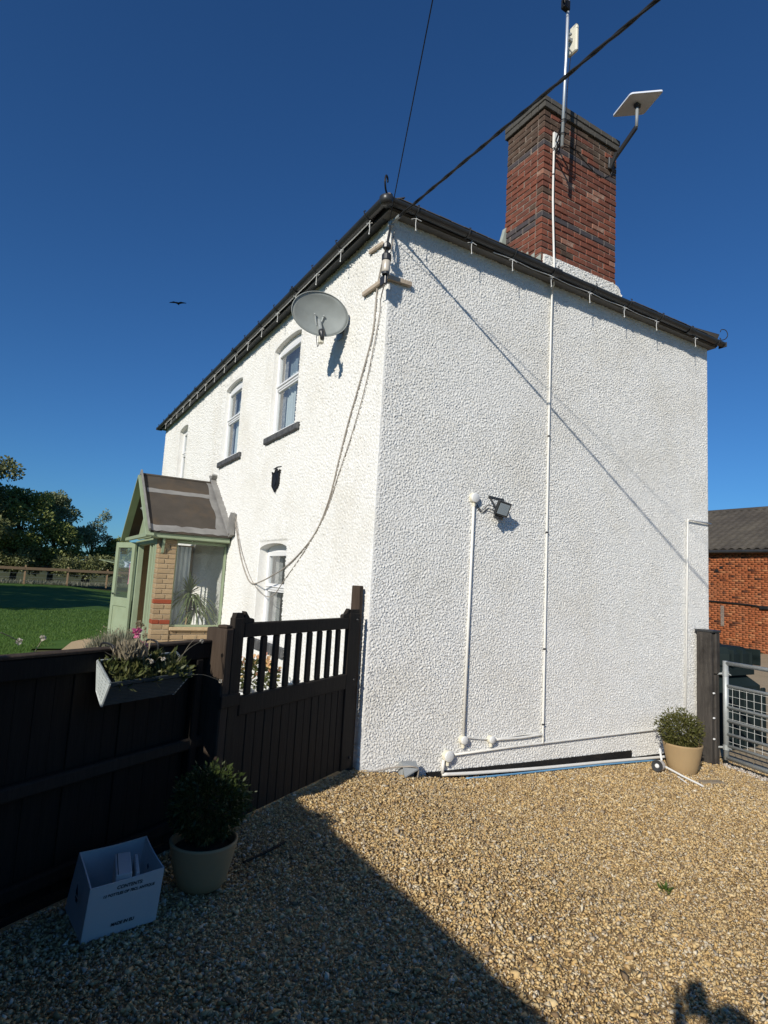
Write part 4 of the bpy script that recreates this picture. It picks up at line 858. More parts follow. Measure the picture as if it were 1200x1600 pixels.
# unseen fence left of the driveway, added to cast the gravel's shade edge
tf = thing('added_shade_fence', 'unseen tall board fence added to throw shade across the driveway gravel', 'fence', (-3.77,-5.5,0))
y = -2.18; i = 0
while y > -10.5:
    b = MB(); b.bevbox((-3.78,y-.145,.0),(.02,0,0),(0,.15,0),(0,0,1.83+random.uniform(-.004,.004)),.003); b.build('board', 'fence', tf); y -= .147
for z_ in (.3,1.0,1.6): b = MB(); b.bevbox((-3.83,-10.5,z_),(.045,0,0),(0,0,.08),(0,8.05,0)); b.build('rail', 'fence', tf)
b = MB()
for y in (-2.45,-4.4,-6.4,-8.4,-10.4): b.bevbox((-3.93,y-.05,-.1),(.1,0,0),(0,.1,0),(0,0,1.85))
b.build('fence_posts', 'fence', tf, kind='stuff')

# planter hooked over the fence
pls = thing('planter', 'grey wicker trough planter hooked on the dark fence', 'planter', tuple(G(2.48,.12,.95)))
TL = [G(2.70,-.03,1.158),G(2.755,.15,1.072),G(2.72,.06,.945),G(2.685,-.03,1.003)]     # left end: back top, front top, front bottom, back bottom
TR = [G(2.165,-.03,1.160),G(2.215,.15,1.068),G(2.25,.06,.942),G(2.18,-.03,1.003)]
b = MB(); b.quad(TL[1],TL[2],TR[2],TR[1]); b.quad(TL[0],TR[0],TR[3],TL[3]); b.quad(TL[3],TR[3],TR[2],TL[2]); b.build('trough', 'wicker_shaded', pls)
def weave(C4, nr, nc, nm, r=.0040):
    m = MB()
    for i in range(nr+1):
        t_ = i/nr; a_ = C4[0].lerp(C4[3],t_); c_ = C4[1].lerp(C4[2],t_); nn = (C4[1]-C4[0]).cross(C4[3]-C4[0]).normalized()
        m.tube([a_.lerp(c_,j/nc)+nn*.003*(1 if (i+j)%2 else -1) for j in range(nc+1)], r, 4)
    for j in range(nc+1): m.tube([C4[0].lerp(C4[1],j/nc), C4[3].lerp(C4[2],j/nc)], r*1.2, 4)
    for a_, c_ in ((0,1),(1,2),(2,3),(3,0)): m.tube([C4[a_],C4[c_]], .007, 6)
    return m.build(nm, 'wicker', pls)
weave(TL, 16, 4, 'end_panel'); weave(TR, 16, 4, 'end_panel'); 
m = MB(); m.quad(*[p.lerp(sum(TL,Vector())/4,.03)+FD*.004 for p in TL]); m.quad(*[p.lerp(sum(TR,Vector())/4,.03)-FD*.004 for p in TR]); m.build('end_lining', 'wicker_shaded', pls)
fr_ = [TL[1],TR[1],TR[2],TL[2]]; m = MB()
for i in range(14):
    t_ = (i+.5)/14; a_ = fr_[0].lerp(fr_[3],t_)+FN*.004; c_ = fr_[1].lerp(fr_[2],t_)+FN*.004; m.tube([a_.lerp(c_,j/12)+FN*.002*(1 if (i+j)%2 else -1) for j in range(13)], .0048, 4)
m.build('front_weave', 'wicker_shaded', pls)
m = MB(); m.tube([TL[0],TR[0]], .006, 6); m.tube([TL[0],TL[1]], .007, 6); m.tube([TR[0],TR[1]], .007, 6); m.build('rim', 'wicker', pls); m = MB(); m.tube([TL[1],TR[1]], .006, 6); m.build('rim', 'wicker_shaded', pls)
m = MB(); m.quad(*[TL[0]-Vector((0,0,.03)),TL[1]-Vector((0,0,.02)),TR[1]-Vector((0,0,.02)),TR[0]-Vector((0,0,.03))]); m.build('compost', 'compost', pls)
for s_ in (2.62,2.32): m = MB(); m.tube(smoothpath([G(s_,-.025,1.10),G(s_,-.02,1.21),G(s_,-.05,1.235),G(s_,-.12,1.23),G(s_,-.13,1.15)]), .006, 6); m.build('hook', 'bronze', pls)

def leafcloud(P, Nn, size, asp=.45, jit=.5):
    """P (n,3) centres, Nn (n,3) outward directions; returns leaf quads (diamond)"""
    n = len(P); d = Nn + RNG.normal(0,jit,(n,3)); d /= np.linalg.norm(d,axis=1)[:,None]
    r_ = RNG.normal(size=(n,3)); s_ = np.cross(d,r_); s_ /= np.linalg.norm(s_,axis=1)[:,None]
    l_ = size*RNG.uniform(.6,1.3,n)[:,None]; V = np.stack([P, P+d*l_*.5+s_*l_*asp*.5, P+d*l_, P+d*l_*.5-s_*l_*asp*.5],1)
    return V.reshape(-1,3), np.arange(n*4).reshape(n,4)
def cloud(name, P, Nn, size, m, parent=None, asp=.45, jit=.5, **kw):
    V, F = leafcloud(P, Nn, size, asp, jit); return fastmesh(name, V, F, m, parent, **kw)
def sphere_pts(n, c, rad, shell=.55, zmin=-1):
    d = RNG.normal(size=(n*2,3)); d /= np.linalg.norm(d,axis=1)[:,None]; d = d[d[:,2] > zmin][:n]
    rr_ = (RNG.uniform(shell**3,1,len(d)))**(1/3)
    rr_ *= 1 + .10*np.sin(d[:,0]*7+d[:,1]*5)*np.sin(d[:,2]*6+d[:,0]*3)
    return np.array(c)+d*rr_[:,None]*np.array(rad), d
# planter contents
pp_ = thing('planter_plants', 'low green succulent plants with a pink bloom in the wicker planter', 'plants', tuple(G(2.48,.1,1.08)))
n = 1500; a_ = RNG.uniform(2.20,2.70,n); o_ = RNG.uniform(-.02,.15,n); P = np.array([G(x,y,1.15-.085*(y+.03)/.17+.0) for x,y in zip(a_,o_)]); P[:,2] += RNG.uniform(-.02,.03,n)+.014*np.sin(a_*30)
cloud('leaves', P, np.tile([0.15,-.2,.8],(n,1)), .042, 'succ', pp_, .28, .7)
n = 420; a_ = RNG.uniform(2.5,2.64,n); o_ = RNG.uniform(.0,.11,n); P = np.array([G(x,y,1.16) for x,y in zip(a_,o_)]); P[:,2] += RNG.uniform(0,.06,n)
cloud('dry_leaves', P, np.tile([0,0,1.],(n,1)), .055, 'dryst', pp_, .16, .35)
for s_, o_, z_ in ((2.50,.06,1.235),(2.535,.05,1.305)):
    c = G(s_,o_,z_); n = 40; d = RNG.normal(size=(n,3)); d /= np.linalg.norm(d,axis=1)[:,None]; cloud('bloom', np.array(c)+d*.008, d, .024, 'pink', pp_, .7, .3)
    m = MB(); m.tube([G(s_,o_,1.15),c],.002,4); m.build('stem','dryst',pp_)
for k, (p0, p1) in enumerate((((2.30,.10,1.12),(2.06,.06,1.23)),((2.27,.10,1.12),(2.10,.05,1.25)),((2.27,.16,1.06),(2.0,.18,1.0)),((2.52,.10,1.14),(2.52,.16,1.16)),((2.44,.10,1.14),(2.44,.16,1.165)))):
    A_, B_ = G(*p0), G(*p1); m = MB(); m.tube(smoothpath([A_, A_.lerp(B_,.5)+Vector((0,0,.02)), B_]), .0018, 4); m.build('stem','dryst',pp_)
    if k != 1:
        n = 60; d = RNG.normal(size=(n,3)); d /= np.linalg.norm(d,axis=1)[:,None]; cloud('seed_head', np.array(B_)+d*.004, d, .009, 'seedhead', pp_, .6, .3)

# pots with box shrubs
def pot(c, h, r1, r0, label, group='tan flower pots'):
    t_ = thing('flower_pot', label, 'flower pot', c, group); c = Vector(c)
    prof = [(.001,0),(r0*.92,0),(r0,.012)] + [(r0+(r1-r0)*(t**.8), h*t) for t in (.1,.25,.4,.55,.7,.85,.95)] + [(r1,h),(r1-.008,h+.004),(r1-.018,h),(r1-.024,h-.06)]
    b = MB(); b.lathe(prof, c, 40); b.build('body', 'pot', t_, smooth=True)
    b = MB(); b.lathe([(r1-.022,h-.045),(r1*.5,h-.03),(.001,h-.025)], c, 24); b.build('compost', 'compost', t_); return t_
pot((-1.775,-1.485,0), .235, .178, .118, 'tan flower pot in the shade beside the white box')
pot((4.02,-.47,gz(4.02)-.01), .335, .215, .14, 'tan flower pot in the sun at the right end of the gable')
sh1 = thing('shrub', 'dark rounded box shrub in the shaded pot by the fence', 'shrub', (-1.775,-1.485,.21), 'rounded box shrubs in pots')
P, N_ = sphere_pts(4700, (-1.76,-1.47,.40), (.195,.195,.175), .45); P2, N2 = sphere_pts(420, (-1.75,-1.47,.405), (.218,.218,.20), .86, -.2); cloud('leaves', np.concatenate([P,P2]), np.concatenate([N_,N2]), .029, 'boxleaf', sh1, .4, .6)
b = MB()
for i in range(26): a_ = random.uniform(0,6.28); b.tube([(-1.775+.03*math.cos(a_),-1.485+.03*math.sin(a_),.2),(-1.765+.13*math.cos(a_),-1.475+.13*math.sin(a_),.36+random.random()*.12)],.003,4)
b.build('stems','bark',sh1)
sh2 = thing('shrub', 'sunlit olive green shrub in the pot at the gable corner', 'shrub', (4.02,-.47,gz(4.02)+.3), 'rounded box shrubs in pots')
P, N_ = sphere_pts(3800, (3.99,-.46,.12), (.225,.225,.19), .4); P2, N2 = sphere_pts(420, (3.98,-.46,.13), (.27,.265,.24), .85, -.2); cloud('leaves', np.concatenate([P,P2]), np.concatenate([N_,N2]), .038, 'boxleaf2', sh2, .35, .6)
b = MB()
for i in range(26): a_ = random.uniform(0,6.28); b.tube([(4.02+.03*math.cos(a_),-.47+.03*math.sin(a_),-.03),(4.0+.15*math.cos(a_),-.46+.15*math.sin(a_),.1+random.random()*.14)],.003,4)
b.build('stems','bark',sh2)
# cardboard box
b0 = Vector((-2.369,-1.795,.004)); bu = Vector((.323,.057,0)); bv = Vector((-.043,.342,0)); hb = .245
bx = thing('cardboard_box', 'open white cardboard bottle box on the gravel by the fence', 'box', tuple(b0+(bu+bv)/2)); t_ = .006
un, vn = bu.normalized(), bv.normalized()
BC = [b0, b0+bu, b0+bu+bv, b0+bv]                       # slightly flared and sagging, as a used carton stands
TC = [Vector((-2.353,-1.806,.233)), Vector((-2.030,-1.749,.243)), Vector((-2.052,-1.386,.254)), Vector((-2.376,-1.466,.257))]
for i in range(4):
    j = (i+1) % 4; inn = Vector((-(BC[j]-BC[i]).y, (BC[j]-BC[i]).x, 0)).normalized()*t_; m = MB(); n_ = 6
    A_ = [BC[i].lerp(BC[j],k/n_) for k in range(n_+1)]; T_ = [TC[i].lerp(TC[j],k/n_) + Vector((0,0,-.004*math.sin(math.pi*k/n_))) + inn*.5*math.sin(math.pi*k/n_) for k in range(n_+1)]
    for k in range(n_): m.add([A_[k],A_[k+1],T_[k+1],T_[k],A_[k]+inn,A_[k+1]+inn,T_[k+1]+inn,T_[k]+inn],[(0,1,2,3),(7,6,5,4),(3,2,6,7),(0,4,5,1)])
    m.build('side','card',bx)
m = MB(); m.prism([p_+Vector((0,0,.001)) for p_ in BC],(0,0,.005)); m.build('base','card',bx)
def text(s_, o, xdir, size, parent, m='ink', nrm=None, shear=.0, align='CENTER', bold=.0):
    cu = bpy.data.curves.new('lettering','FONT'); cu.body = s_; cu.size = size; cu.align_x = align; cu.align_y = 'CENTER'; cu.offset = bold; cu.shear = shear
    tmp = bpy.data.objects.new('tmp', cu); COL.objects.link(tmp); dg = bpy.context.evaluated_depsgraph_get(); me = bpy.data.meshes.new_from_object(tmp.evaluated_get(dg)); bpy.data.objects.remove(tmp)
    me.name = 'lettering'; me.materials.clear(); me.materials.append(mt[m]); ob_ = bpy.data.objects.new('lettering', me); COL.objects.link(ob_); ob_.parent = parent
    x = Vector(xdir).normalized(); zv = Vector(nrm).normalized(); y = zv.cross(x); ob_.matrix_local = Matrix(((x.x,y.x,zv.x,0),(x.y,y.y,zv.y,0),(x.z,y.z,zv.z,0),(0,0,0,1)))
    ob_.location = Vector(o) - wloc(parent); return ob_
fnr = Vector((bu.y,-bu.x,-.015)).normalized()
text('CONTENTS:', b0+bu*.57+Vector((0,0,.203))+fnr*.0112, bu, .021, bx, nrm=fnr, shear=.2, bold=.0006)
text('12 BOTTLES OF 70CL ANTIQUE', b0+bu*.57+Vector((0,0,.177))+fnr*.010, bu, .0165, bx, nrm=fnr, shear=.2, bold=.0006)
text('MADE IN EU', b0+bu*.52+Vector((0,0,.045))+fnr*.004, bu, .0185, bx, nrm=fnr, shear=.2, bold=.0008)
lf = b0+bv*.38-un*.005
for z_, w_, h_ in ((.13,.05,.075),(.12,.03,.02)): m = MB(); m.quad(lf+vn*w_/2+Vector((0,0,z_)), lf-vn*w_/2+Vector((0,0,z_)), lf-vn*w_/2+Vector((0,0,z_+.012)), lf+vn*w_/2+Vector((0,0,z_+.012))); m.prism([lf+vn*.02+Vector((0,0,z_+.03)),lf-vn*.02+Vector((0,0,z_+.03)),lf+Vector((0,0,z_+.07))],-un*.0005); m.build('arrow_mark','ink',bx)
m = MB(); rf = b0+bu-un*(t_+.001)+bv*.45; m.prism([rf+Vector((0,0,.17)),rf-vn*.012+Vector((0,0,.185)),rf+Vector((0,0,.2)),rf+vn*.012+Vector((0,0,.185))],-un*.0005); m.build('diamond_mark','ink',bx)
def carton(o, x, y, z_, label, m_='card'):
    t__ = thing('carton', label, 'carton', tuple(o)); m = MB(); m.bevbox(o,x,y,z_,.003); m.build('body',m_,t__); x, y, z_ = Vector(x), Vector(y), Vector(z_)
    m = MB(); m.frame8(Vector(o)+z_+x*.12+z_.normalized()*.0006, x*.05, y, z_.normalized()*.0006); m.build('stripe','ink',t__); return t__
carton(Vector((-2.248,-1.752,.012)), Vector((.068,-.012,.006)), Vector((.022,.225,0)), Vector((.004,.0,.236)), 'small pale carton standing upright in the open white box')
carton(Vector((-2.165,-1.738,.012)), Vector((.016,-.003,0)), Vector((.020,.19,0)), Vector((.010,.0,.228)), 'thin pale carton leaning next to the upright carton in the box')
m = MB(); o_ = b0+bu*.76+bv*.2+Vector((0,0,.012)); m.prism([o_, o_+vn*.16, o_+vn*.16+Vector((-.03,0,.17)), o_+Vector((-.02,0,.14))], un*.012); tag(m.build('leaflet','cloth_blue'), 'crumpled blue and white leaflet at the right of the open box', 'leaflet')
m = MB(); m.frame8(b0+bu*.05+bv*.1+Vector((0,0,.008)), bu*.3, bv*.6, (0,0,.06)); tag(m.build('bag','black_paint'), 'dark bag lying in the bottom of the open white box', 'bag')
# stick, weeds, loose litter on the gravel
m = MB(); m.tube(smoothpath([(-1.50,-1.36,.012),(-1.36,-1.30,.016),(-1.18,-1.20,.012)]), [.008]*8+[.006], 6); tag(m.build('stick','stick'), 'dark stick lying on the gravel right of the shaded pot', 'stick')
wd_ = thing('weed', 'small green weed growing through the sunny gravel', 'weed', (.95,-2.33,gz(.95)))
n = 30; P = np.array([[.95,-2.33,gz(.95)+.005]]*n)+RNG.normal(0,.012,(n,3))*[1,1,.1]; cloud('leaves', P, np.tile([0,0,.35],(n,1)), .05, 'weed', wd_, .3, .6)
# ------------------------------------------------------------------ right side: post, gate, tank, lamp, barn
po = thing('sleeper_post', 'weathered dark sleeper post against the right end of the gable', 'gate post', (5.05,-.16,-.45))
b = MB(); b.bevbox((4.985,-.24,-.55),(.075,0,0),(0,.20,0),(0,0,1.79),.012); b.build('timber', 'sleeper', po)
b = MB(); b.bevbox((5.063,-.25,-.55),(.095,0,0),(0,.22,0),(0,0,1.24),.012); b.build('timber', 'sleeper', po)
b = MB(); b.bevbox((5.063,-.262,.70),(.095,0,0),(0,.235,0),(0,0,.53),.012); b.build('timber', 'sleeper', po)
b = MB(); b.bevbox((4.975,-.272,1.232),(.19,0,0),(0,.25,0),(0,0,.03),.006); b.build('post_cap', 'black_plastic', po)
for z_ in (.45,.14,-.12): b = MB(); b.bevbox((5.01,-.262,z_),(.03,0,0),(0,.022,0),(0,0,.022),.005); b.build('insulator', 'whitepl', po)
mg = thing('metal_gate', 'grey galvanised field gate with tubular bars and wire mesh', 'gate', (5.2,-.4,-.4))
g0 = Vector((5.155,-.33,.02)); gd = Vector((-.20,-.98,0)).normalized()
def gpnt(t, z_): return g0 + gd*t + Vector((0,0,z_))
GL = 3.0
b = MB(); b.tube([gpnt(0,-.37),gpnt(0,.86)], .034, 12); b.build('upright', 'galv', mg, smooth=True)
b = MB(); b.tube([gpnt(GL,-.37),gpnt(GL,.86)], .034, 12); b.build('upright', 'galv', mg, smooth=True)
for z_, r_ in ((.835,.026),(.55,.02),(.285,.02),(.115,.02),(-.05,.02),(-.195,.02),(-.345,.03)):
    b = MB(); b.tube([gpnt(.02,z_),gpnt(GL,z_)], r_, 10); b.build('bar', 'galv', mg, smooth=True)
b = MB()
for i in range(1,30): b.tube([gpnt(.10*i,-.19),gpnt(.10*i,.55)], .0024, 4)
for i in range(8): b.tube([gpnt(.03,-.14+i*.094),gpnt(GL,-.14+i*.094)], .0024, 4)
b.build('wire_mesh', 'wire', mg)
for z_ in (.70,-.22):
    b = MB(); b.tube([(5.12,-.22,z_),gpnt(0,z_)], .014, 8); b.tube([gpnt(0,z_-.03),gpnt(0,z_+.03)], .04, 10); b.tube([gpnt(-.02,z_+.02),gpnt(.08,z_-.01)], .008, 6); b.build('hinge', 'galv', mg)
# oil tank: two-tier dark moulded tank
tk = thing('oil_tank', 'dark green plastic oil tank standing in the yard behind the metal gate', 'oil tank', (7.2,.75,-.45))
def tier(x0,x1,y0,y1,z0,z1,c,tp):
    m = MB(); P_ = lambda x0,x1,y0,y1,c,z_: [(x0+c,y0,z_),(x1-c,y0,z_),(x1,y0+c,z_),(x1,y1-c,z_),(x1-c,y1,z_),(x0+c,y1,z_),(x0,y1-c,z_),(x0,y0+c,z_)]
    vs = P_(x0,x1,y0,y1,c,z0)+P_(x0,x1,y0,y1,c,z1-tp)+P_(x0+tp,x1-tp,y0+tp,y1-tp,c,z1); fs = []
    for k in range(2):
        for i in range(8): j = (i+1)%8; fs.append((k*8+i,k*8+j,k*8+8+j,k*8+8+i))
    fs.append(tuple(range(16,24))); m.add(vs, fs); return m
TX0,TX1,TY0,TY1 = 6.05,7.02,.16,1.25
tier(TX0,TX1,TY0,TY1,-.52,.56,.10,.14).build('body', 'tank', tk)
tier(TX0+.06,TX1-.06,TY0+.06,TY1-.06,.57,.70,.08,.03).build('collar', 'tank', tk)
tier(TX0+.05,TX1-.10,TY0+.05,TY1-.05,.71,.97,.10,.09).build('lid', 'tank', tk)
b = MB()
for i in range(4):
    x = TX0+.18+i*.24; b.bevbox((x,TY0-.02,-.48),(.10,0,0),(0,.04,0),(0,0,.86),.02); b.bevbox((x+.02,TY0+.02,.70),(.025,0,0),(0,.5,0),(0,0,.24),.01)
for i in range(4): y = TY0+.16+i*.24; b.bevbox((TX0-.02,y,-.48),(.04,0,0),(0,.10,0),(0,0,.86),.02)
b.build('rib', 'tank', tk, kind='stuff')
b = MB(); b.lathe([(.001,.03),(.12,.025),(.13,.0)], (6.6,.7,.965), 18); b.build('cap', 'tank', tk)
b = MB(); b.bevbox((TX0-.1,TY0-.1,-.56),(TX1-TX0+.2,0,0),(0,TY1-TY0+.2,0),(0,0,.09),.01); tag(b.build('paving_slab','plank'), 'concrete base slab under the dark oil tank', 'slab')
# lamp on a stake fallen over beside the pot
lz = gz(3.75)
lp = thing('garden_lamp', 'white spike lamp with a black ringed face fallen beside the sunny pot', 'garden lamp', (3.75,-.5,lz))
a0 = Vector((3.70,-.46,lz+.085)); ax_ = Vector((.60,-.50,-.10)).normalized(); fa = -Vector((.55,.50,.0)).normalized()
hd = Vector((-.93,-.30,.12)).normalized(); hc = Vector((3.62,-.42,lz+.085))
b = MB(); b.lathe([(.001,-.16),(.045,-.155),(.055,-.12),(.060,-.03),(.062,0)], hc, 24, hd); b.build('head', 'whitepl', lp, smooth=True)
b = MB(); b.lathe([(.062,0),(.060,.012),(.026,.010),(.024,.004)], hc, 24, hd); b.build('face', 'black_plastic', lp)
b = MB(); b.lathe([(.025,.004),(.018,.012),(.001,.013)], hc, 16, hd); b.build('lens', 'whitepl', lp)
b = MB(); b.tube([(3.77,-.42,lz+.06),(3.72,-.66,lz+.035),(3.66,-.93,lz+.018)], .011, 7); b.build('stake', 'whitepl', lp)
b = MB(); b.tube([(3.70,-.62,lz+.015),(3.60,-.78,lz+.014)], .009, 6); b.tube([(3.76,-.38,lz+.12),(3.78,-.34,lz+.24)], .012, 6); b.build('fin', 'whitepl', lp)
b = MB(); b.bevbox((3.78,-.86,gz(3.8)+.003),(.26,-.09,0),(.03,.09,0),(0,0,.016),.003); tag(b.build('plank','plank'), 'short weathered plank on the gravel in front of the sunny pot', 'plank')
b = MB(); b.bevbox((4.24,-.40,-.02),(.05,.03,.0),(0,.015,0),(.01,0,.13),.005); tag(b.build('plant_label','whitepl'), 'white plastic plant label at the right rim of the sunny pot', 'plant label')
# barn
BX, BY0, BY1, BZ0, BZ1 = 19.6, 1.0, 26.0, -.15, 3.62
barn = thing('barn', 'orange brick barn with a grey tiled roof beyond the yard', 'barn', (21.8,13,0))
b = MB(); b.box((BX+.02,BY0,BZ0-.3),(BX+6.0,BY1,BZ1+.02)); b.build('wall', 'barnmortar', barn)
def barnbricks(y0, y1, parts):
    z = BZ0; k = 0; st_ = MB(); cnt = 0; done = []
    while z < BZ1-.06:
        y = y0-(.112 if k%2 else 0)
        hd_ = (k % 4 == 3)
        while y < y1:
            ln = .102 if hd_ else .215
            if random.random() > .006:
                dx = random.uniform(-.004,.004)
                st_.bevbox((BX+dx,y,z),(.05,0,0),(0,ln,0),(0,0,.065),.006)
            y += ln+.012
        z += .0765; k += 1
    return st_
def cheapbricks(y0, y1):
    V = []; F = []; z = BZ0; k = 0
    while z < BZ1-.06:
        hd_ = (k % 4 == 3); y = y0-(.112 if k%2 else 0)
        while y < y1:
            ln = .102 if hd_ else .215; d_ = random.uniform(-.005,.004); i0 = len(V)
            V += [(BX+.008+d_,y,z),(BX+.008+d_,y+ln,z),(BX+.008+d_,y+ln,z+.065),(BX+.008+d_,y,z+.065),(BX+.03,y,z),(BX+.03,y+ln,z),(BX+.03,y+ln,z+.065),(BX+.03,y,z+.065)]
            F += [(3,2,1,0) if False else (i0,i0+3,i0+2,i0+1),(i0,i0+1,i0+5,i0+4),(i0+3,i0+7,i0+6,i0+2),(i0,i0+4,i0+7,i0+3),(i0+1,i0+2,i0+6,i0+5)]
            y += ln+.012
        z += .0765; k += 1
    return np.array(V), np.array(F)
V_, F_ = cheapbricks(4.6, 11.2); fastmesh('brickwork', V_, F_, 'barn', barn, kind='stuff')
# barn roof: rows of pantiles as geometry
sl_ = .515; RW = 3.6
b = MB(); b.add([(BX-.25,BY0,BZ1-.10),(BX-.25,BY1,BZ1-.10),(BX+RW,BY1,BZ1-.10+sl_*(RW+.25)),(BX+RW,BY0,BZ1-.10+sl_*(RW+.25)),(BX+2*RW,BY0,BZ1-.1),(BX+2*RW,BY1,BZ1-.1)],[(0,3,2,1),(3,4,5,2)]); b.build('roof', 'tile', barn)
V = []; F = []; L_ = math.hypot(RW+.25, sl_*(RW+.25)); ux_, uz_ = (RW+.25)/L_, sl_*(RW+.25)/L_; row = 0; t = 0
while t < L_-.05:
    y = 3.8
    while y < 12.5:
        i0 = len(V); dz_ = random.uniform(-.004,.004); lift = .045
        prof = [(0,.0),(.07,.045),(.14,.05),(.20,.008),(.27,-.02),(.325,.0)]
        for tt, lf_ in ((t,lift),(t+.33,.012)):
            for py, pz in prof: V.append((BX-.25+ux_*tt-uz_*(pz+lf_)*.5, y+py, BZ1-.1+uz_*tt+ux_*(pz+lf_)+dz_))
        for j in range(5): F.append((i0+j,i0+6+j,i0+7+j,i0+j+1))
        i1 = len(V)
        for j in range(6): x_,y_,z_ = V[i0+j]; V.append((x_+.01,y_,z_-.03))
        for j in range(5): F.append((i0+j,i0+j+1,i1+j+1,i1+j))
        y += .30
    t += .29; row += 1
fastmesh('pantiles', np.array(V), np.array(F), 'tile', barn, kind='stuff')
b = MB(); b.tube([(BX-.24,BY0,BZ1-.16),(BX-.24,BY1,BZ1-.16)], .06, 8); b.box((BX-.17,BY0,BZ1-.22),(BX-.02,BY1,BZ1-.06)); b.build('gutter', 'black_plastic', barn)
b = MB(); b.tube([(BX+RW,BY0,BZ1-.1+sl_*(RW+.25)+.02),(BX+RW,BY1,BZ1-.1+sl_*(RW+.25)+.02)], .10, 8); b.build('ridge_tile', 'tile', barn)
b = MB(); b.tube(smoothpath([(BX-.03,9.6,1.63),(BX-.03,8.6,1.62),(BX-.03,7.6,1.58),(BX-.04,6.9,1.55),(BX-.05,6.6,1.50)]), .03, 6); b.bevbox((BX-.10,6.35,1.42),(.09,0,0),(0,.32,0),(0,0,.13),.03); b.build('wall_bracket', 'bronze', barn)
b = MB(); b.bevbox((BX-.008,7.95,.72),(.02,0,0),(0,.13,0),(0,0,.75),.01); b.build('patch', 'mortar2', barn)
b = MB(); 
for y_, z_ in ((8.15,2.72),(7.98,2.84),(8.75,3.22),(6.2,1.1)): b.bevbox((BX-.012,y_,z_),(.02,0,0),(0,.12,0),(0,0,.10),.008)
b.build('hole', 'black_paint', barn)
# pale kerb line of stones along the end of the drive and stones inside the yard
n1 = 900; P = np.stack([RNG.uniform(4.55,5.3,n1), np.zeros(n1), np.zeros(n1)],1); P[:,1] = -.30-.95*RNG.uniform(0,1.6,n1)+RNG.normal(0,.05,n1); P[:,0] = 5.22-.33*(-P[:,1]-.25)+RNG.normal(0,.035,n1); P[:,2] = np.interp(P[:,0],GX,GZ)+RNG.uniform(0,.015,n1)
V_, F_ = stones(P, RNG.uniform(.012,.026,n1)); mt['palestone'] = M('pale_rubble', (.55,.45,.36), rough=.85, isl=1, pal=[(0,(.50,.36,.26)),(.5,(.62,.55,.46)),(1,(.72,.68,.62))], scale=40)
fastmesh('rubble_edging', V_, F_, 'palestone')['kind'] = 'stuff'
# ------------------------------------------------------------------ garden beyond the fence
# lavender bush, dry
lav = thing('lavender_bush', 'dry grey-green lavender bush in front of the porch', 'bush', (-1.25,6.6,0))
n = 3600; th_ = RNG.uniform(0,2*np.pi,n); rr_ = np.sqrt(RNG.uniform(0,1,n)); bx_ = -1.27+.42*rr_*np.cos(th_); by_ = 6.35+.38*rr_*np.sin(th_); hh_ = .62*(1-.5*rr_**2)*RNG.uniform(.35,1.05,n)
V = np.zeros((n,4,3)); lean = np.stack([.35*rr_*np.cos(th_)+RNG.normal(0,.06,n), .35*rr_*np.sin(th_)+RNG.normal(0,.06,n)],1)
base = np.stack([bx_,by_,hh_*.25],1); tip = np.stack([bx_+lean[:,0]*hh_, by_+lean[:,1]*hh_, hh_],1); sd2 = np.stack([np.cos(th_*3),np.sin(th_*3),0*th_],1)*.009
V[:,0] = base; V[:,1] = (base+tip)/2+sd2; V[:,2] = tip; V[:,3] = (base+tip)/2-sd2
fastmesh('stems', V.reshape(-1,3), np.arange(n*4).reshape(n,4), 'lav', lav)
n = 900; k_ = RNG.integers(0,3600,n); cloud('flower_spikes', tip[k_], np.tile([0,0,.6],(n,1)), .05, 'dryst', lav, .3, .5)
# tall garden flowers between bush and porch
gf = thing('garden_flowers', 'pink flowers and dead heads standing beside the brick pier', 'flowers', (-1.0,5.6,0))
for i in range(16):
    x, y = -1.02+random.uniform(-.13,.16), 5.3+random.uniform(-.4,.3); h_ = random.uniform(.5,.82); b = MB(); b.tube([(x,y,0),(x+random.uniform(-.05,.05),y,h_*.6),(x+random.uniform(-.08,.08),y,h_)],.005,4); b.build('stem','lav',gf)
    n = 34; d = RNG.normal(size=(n,3)); d /= np.linalg.norm(d,axis=1)[:,None]; cloud('bloom', np.array(b.v[-1])+d*.012, d, .04, 'pink' if i in (3,) else ('seedhead' if i%2 else 'dryst'), gf, .6, .4)
# seed heads rising at the far left beyond the fence
sg = thing('seed_stems', 'pale bent seed head stems rising beside the fence top', 'stems', tuple(G(3.2,-.3,.9)))
for p_ in ([G(3.28,-.2,1.0),G(3.2,-.2,1.22),G(3.14,-.2,1.31),G(3.02,-.2,1.26)],[G(2.98,-.2,1.0),G(2.96,-.2,1.15),G(2.9,-.2,1.27)]):
    b = MB(); b.tube(smoothpath(p_),.0022,4); b.build('stem','dryst',sg)
    n = 60; d = RNG.normal(size=(n,3)); d /= np.linalg.norm(d,axis=1)[:,None]; cloud('seed_head', np.array(p_[-1])+d*.006, d, .012, 'seedhead', sg, .6, .3)
# white pot of flowers seen through the gate bars
wp_ = thing('flower_pot', 'white pot of orange flowers seen between the gate bars', 'flower pot', (-.62,1.25,0))
b = MB(); b.lathe([(.001,0),(.14,0),(.2,.45),(.21,.47),(.19,.47),(.18,.43)], (-.60,1.25,0), 24); b.build('body','whitepl',wp_,smooth=True)
wf = thing('flowers', 'yellow and orange flowers with green leaves in the white pot', 'flowers', (-.6,1.25,.45))
P, N_ = sphere_pts(900, (-.60,1.25,.60), (.24,.24,.17), .3, -.6); cloud('leaves', P, N_, .055, 'succ', wf, .4, .6)
P, N_ = sphere_pts(160, (-.60,1.25,.63), (.25,.25,.19), .8, .0); cloud('petals', P, N_, .045, 'orangeflower', wf, .7, .6, kind='stuff')
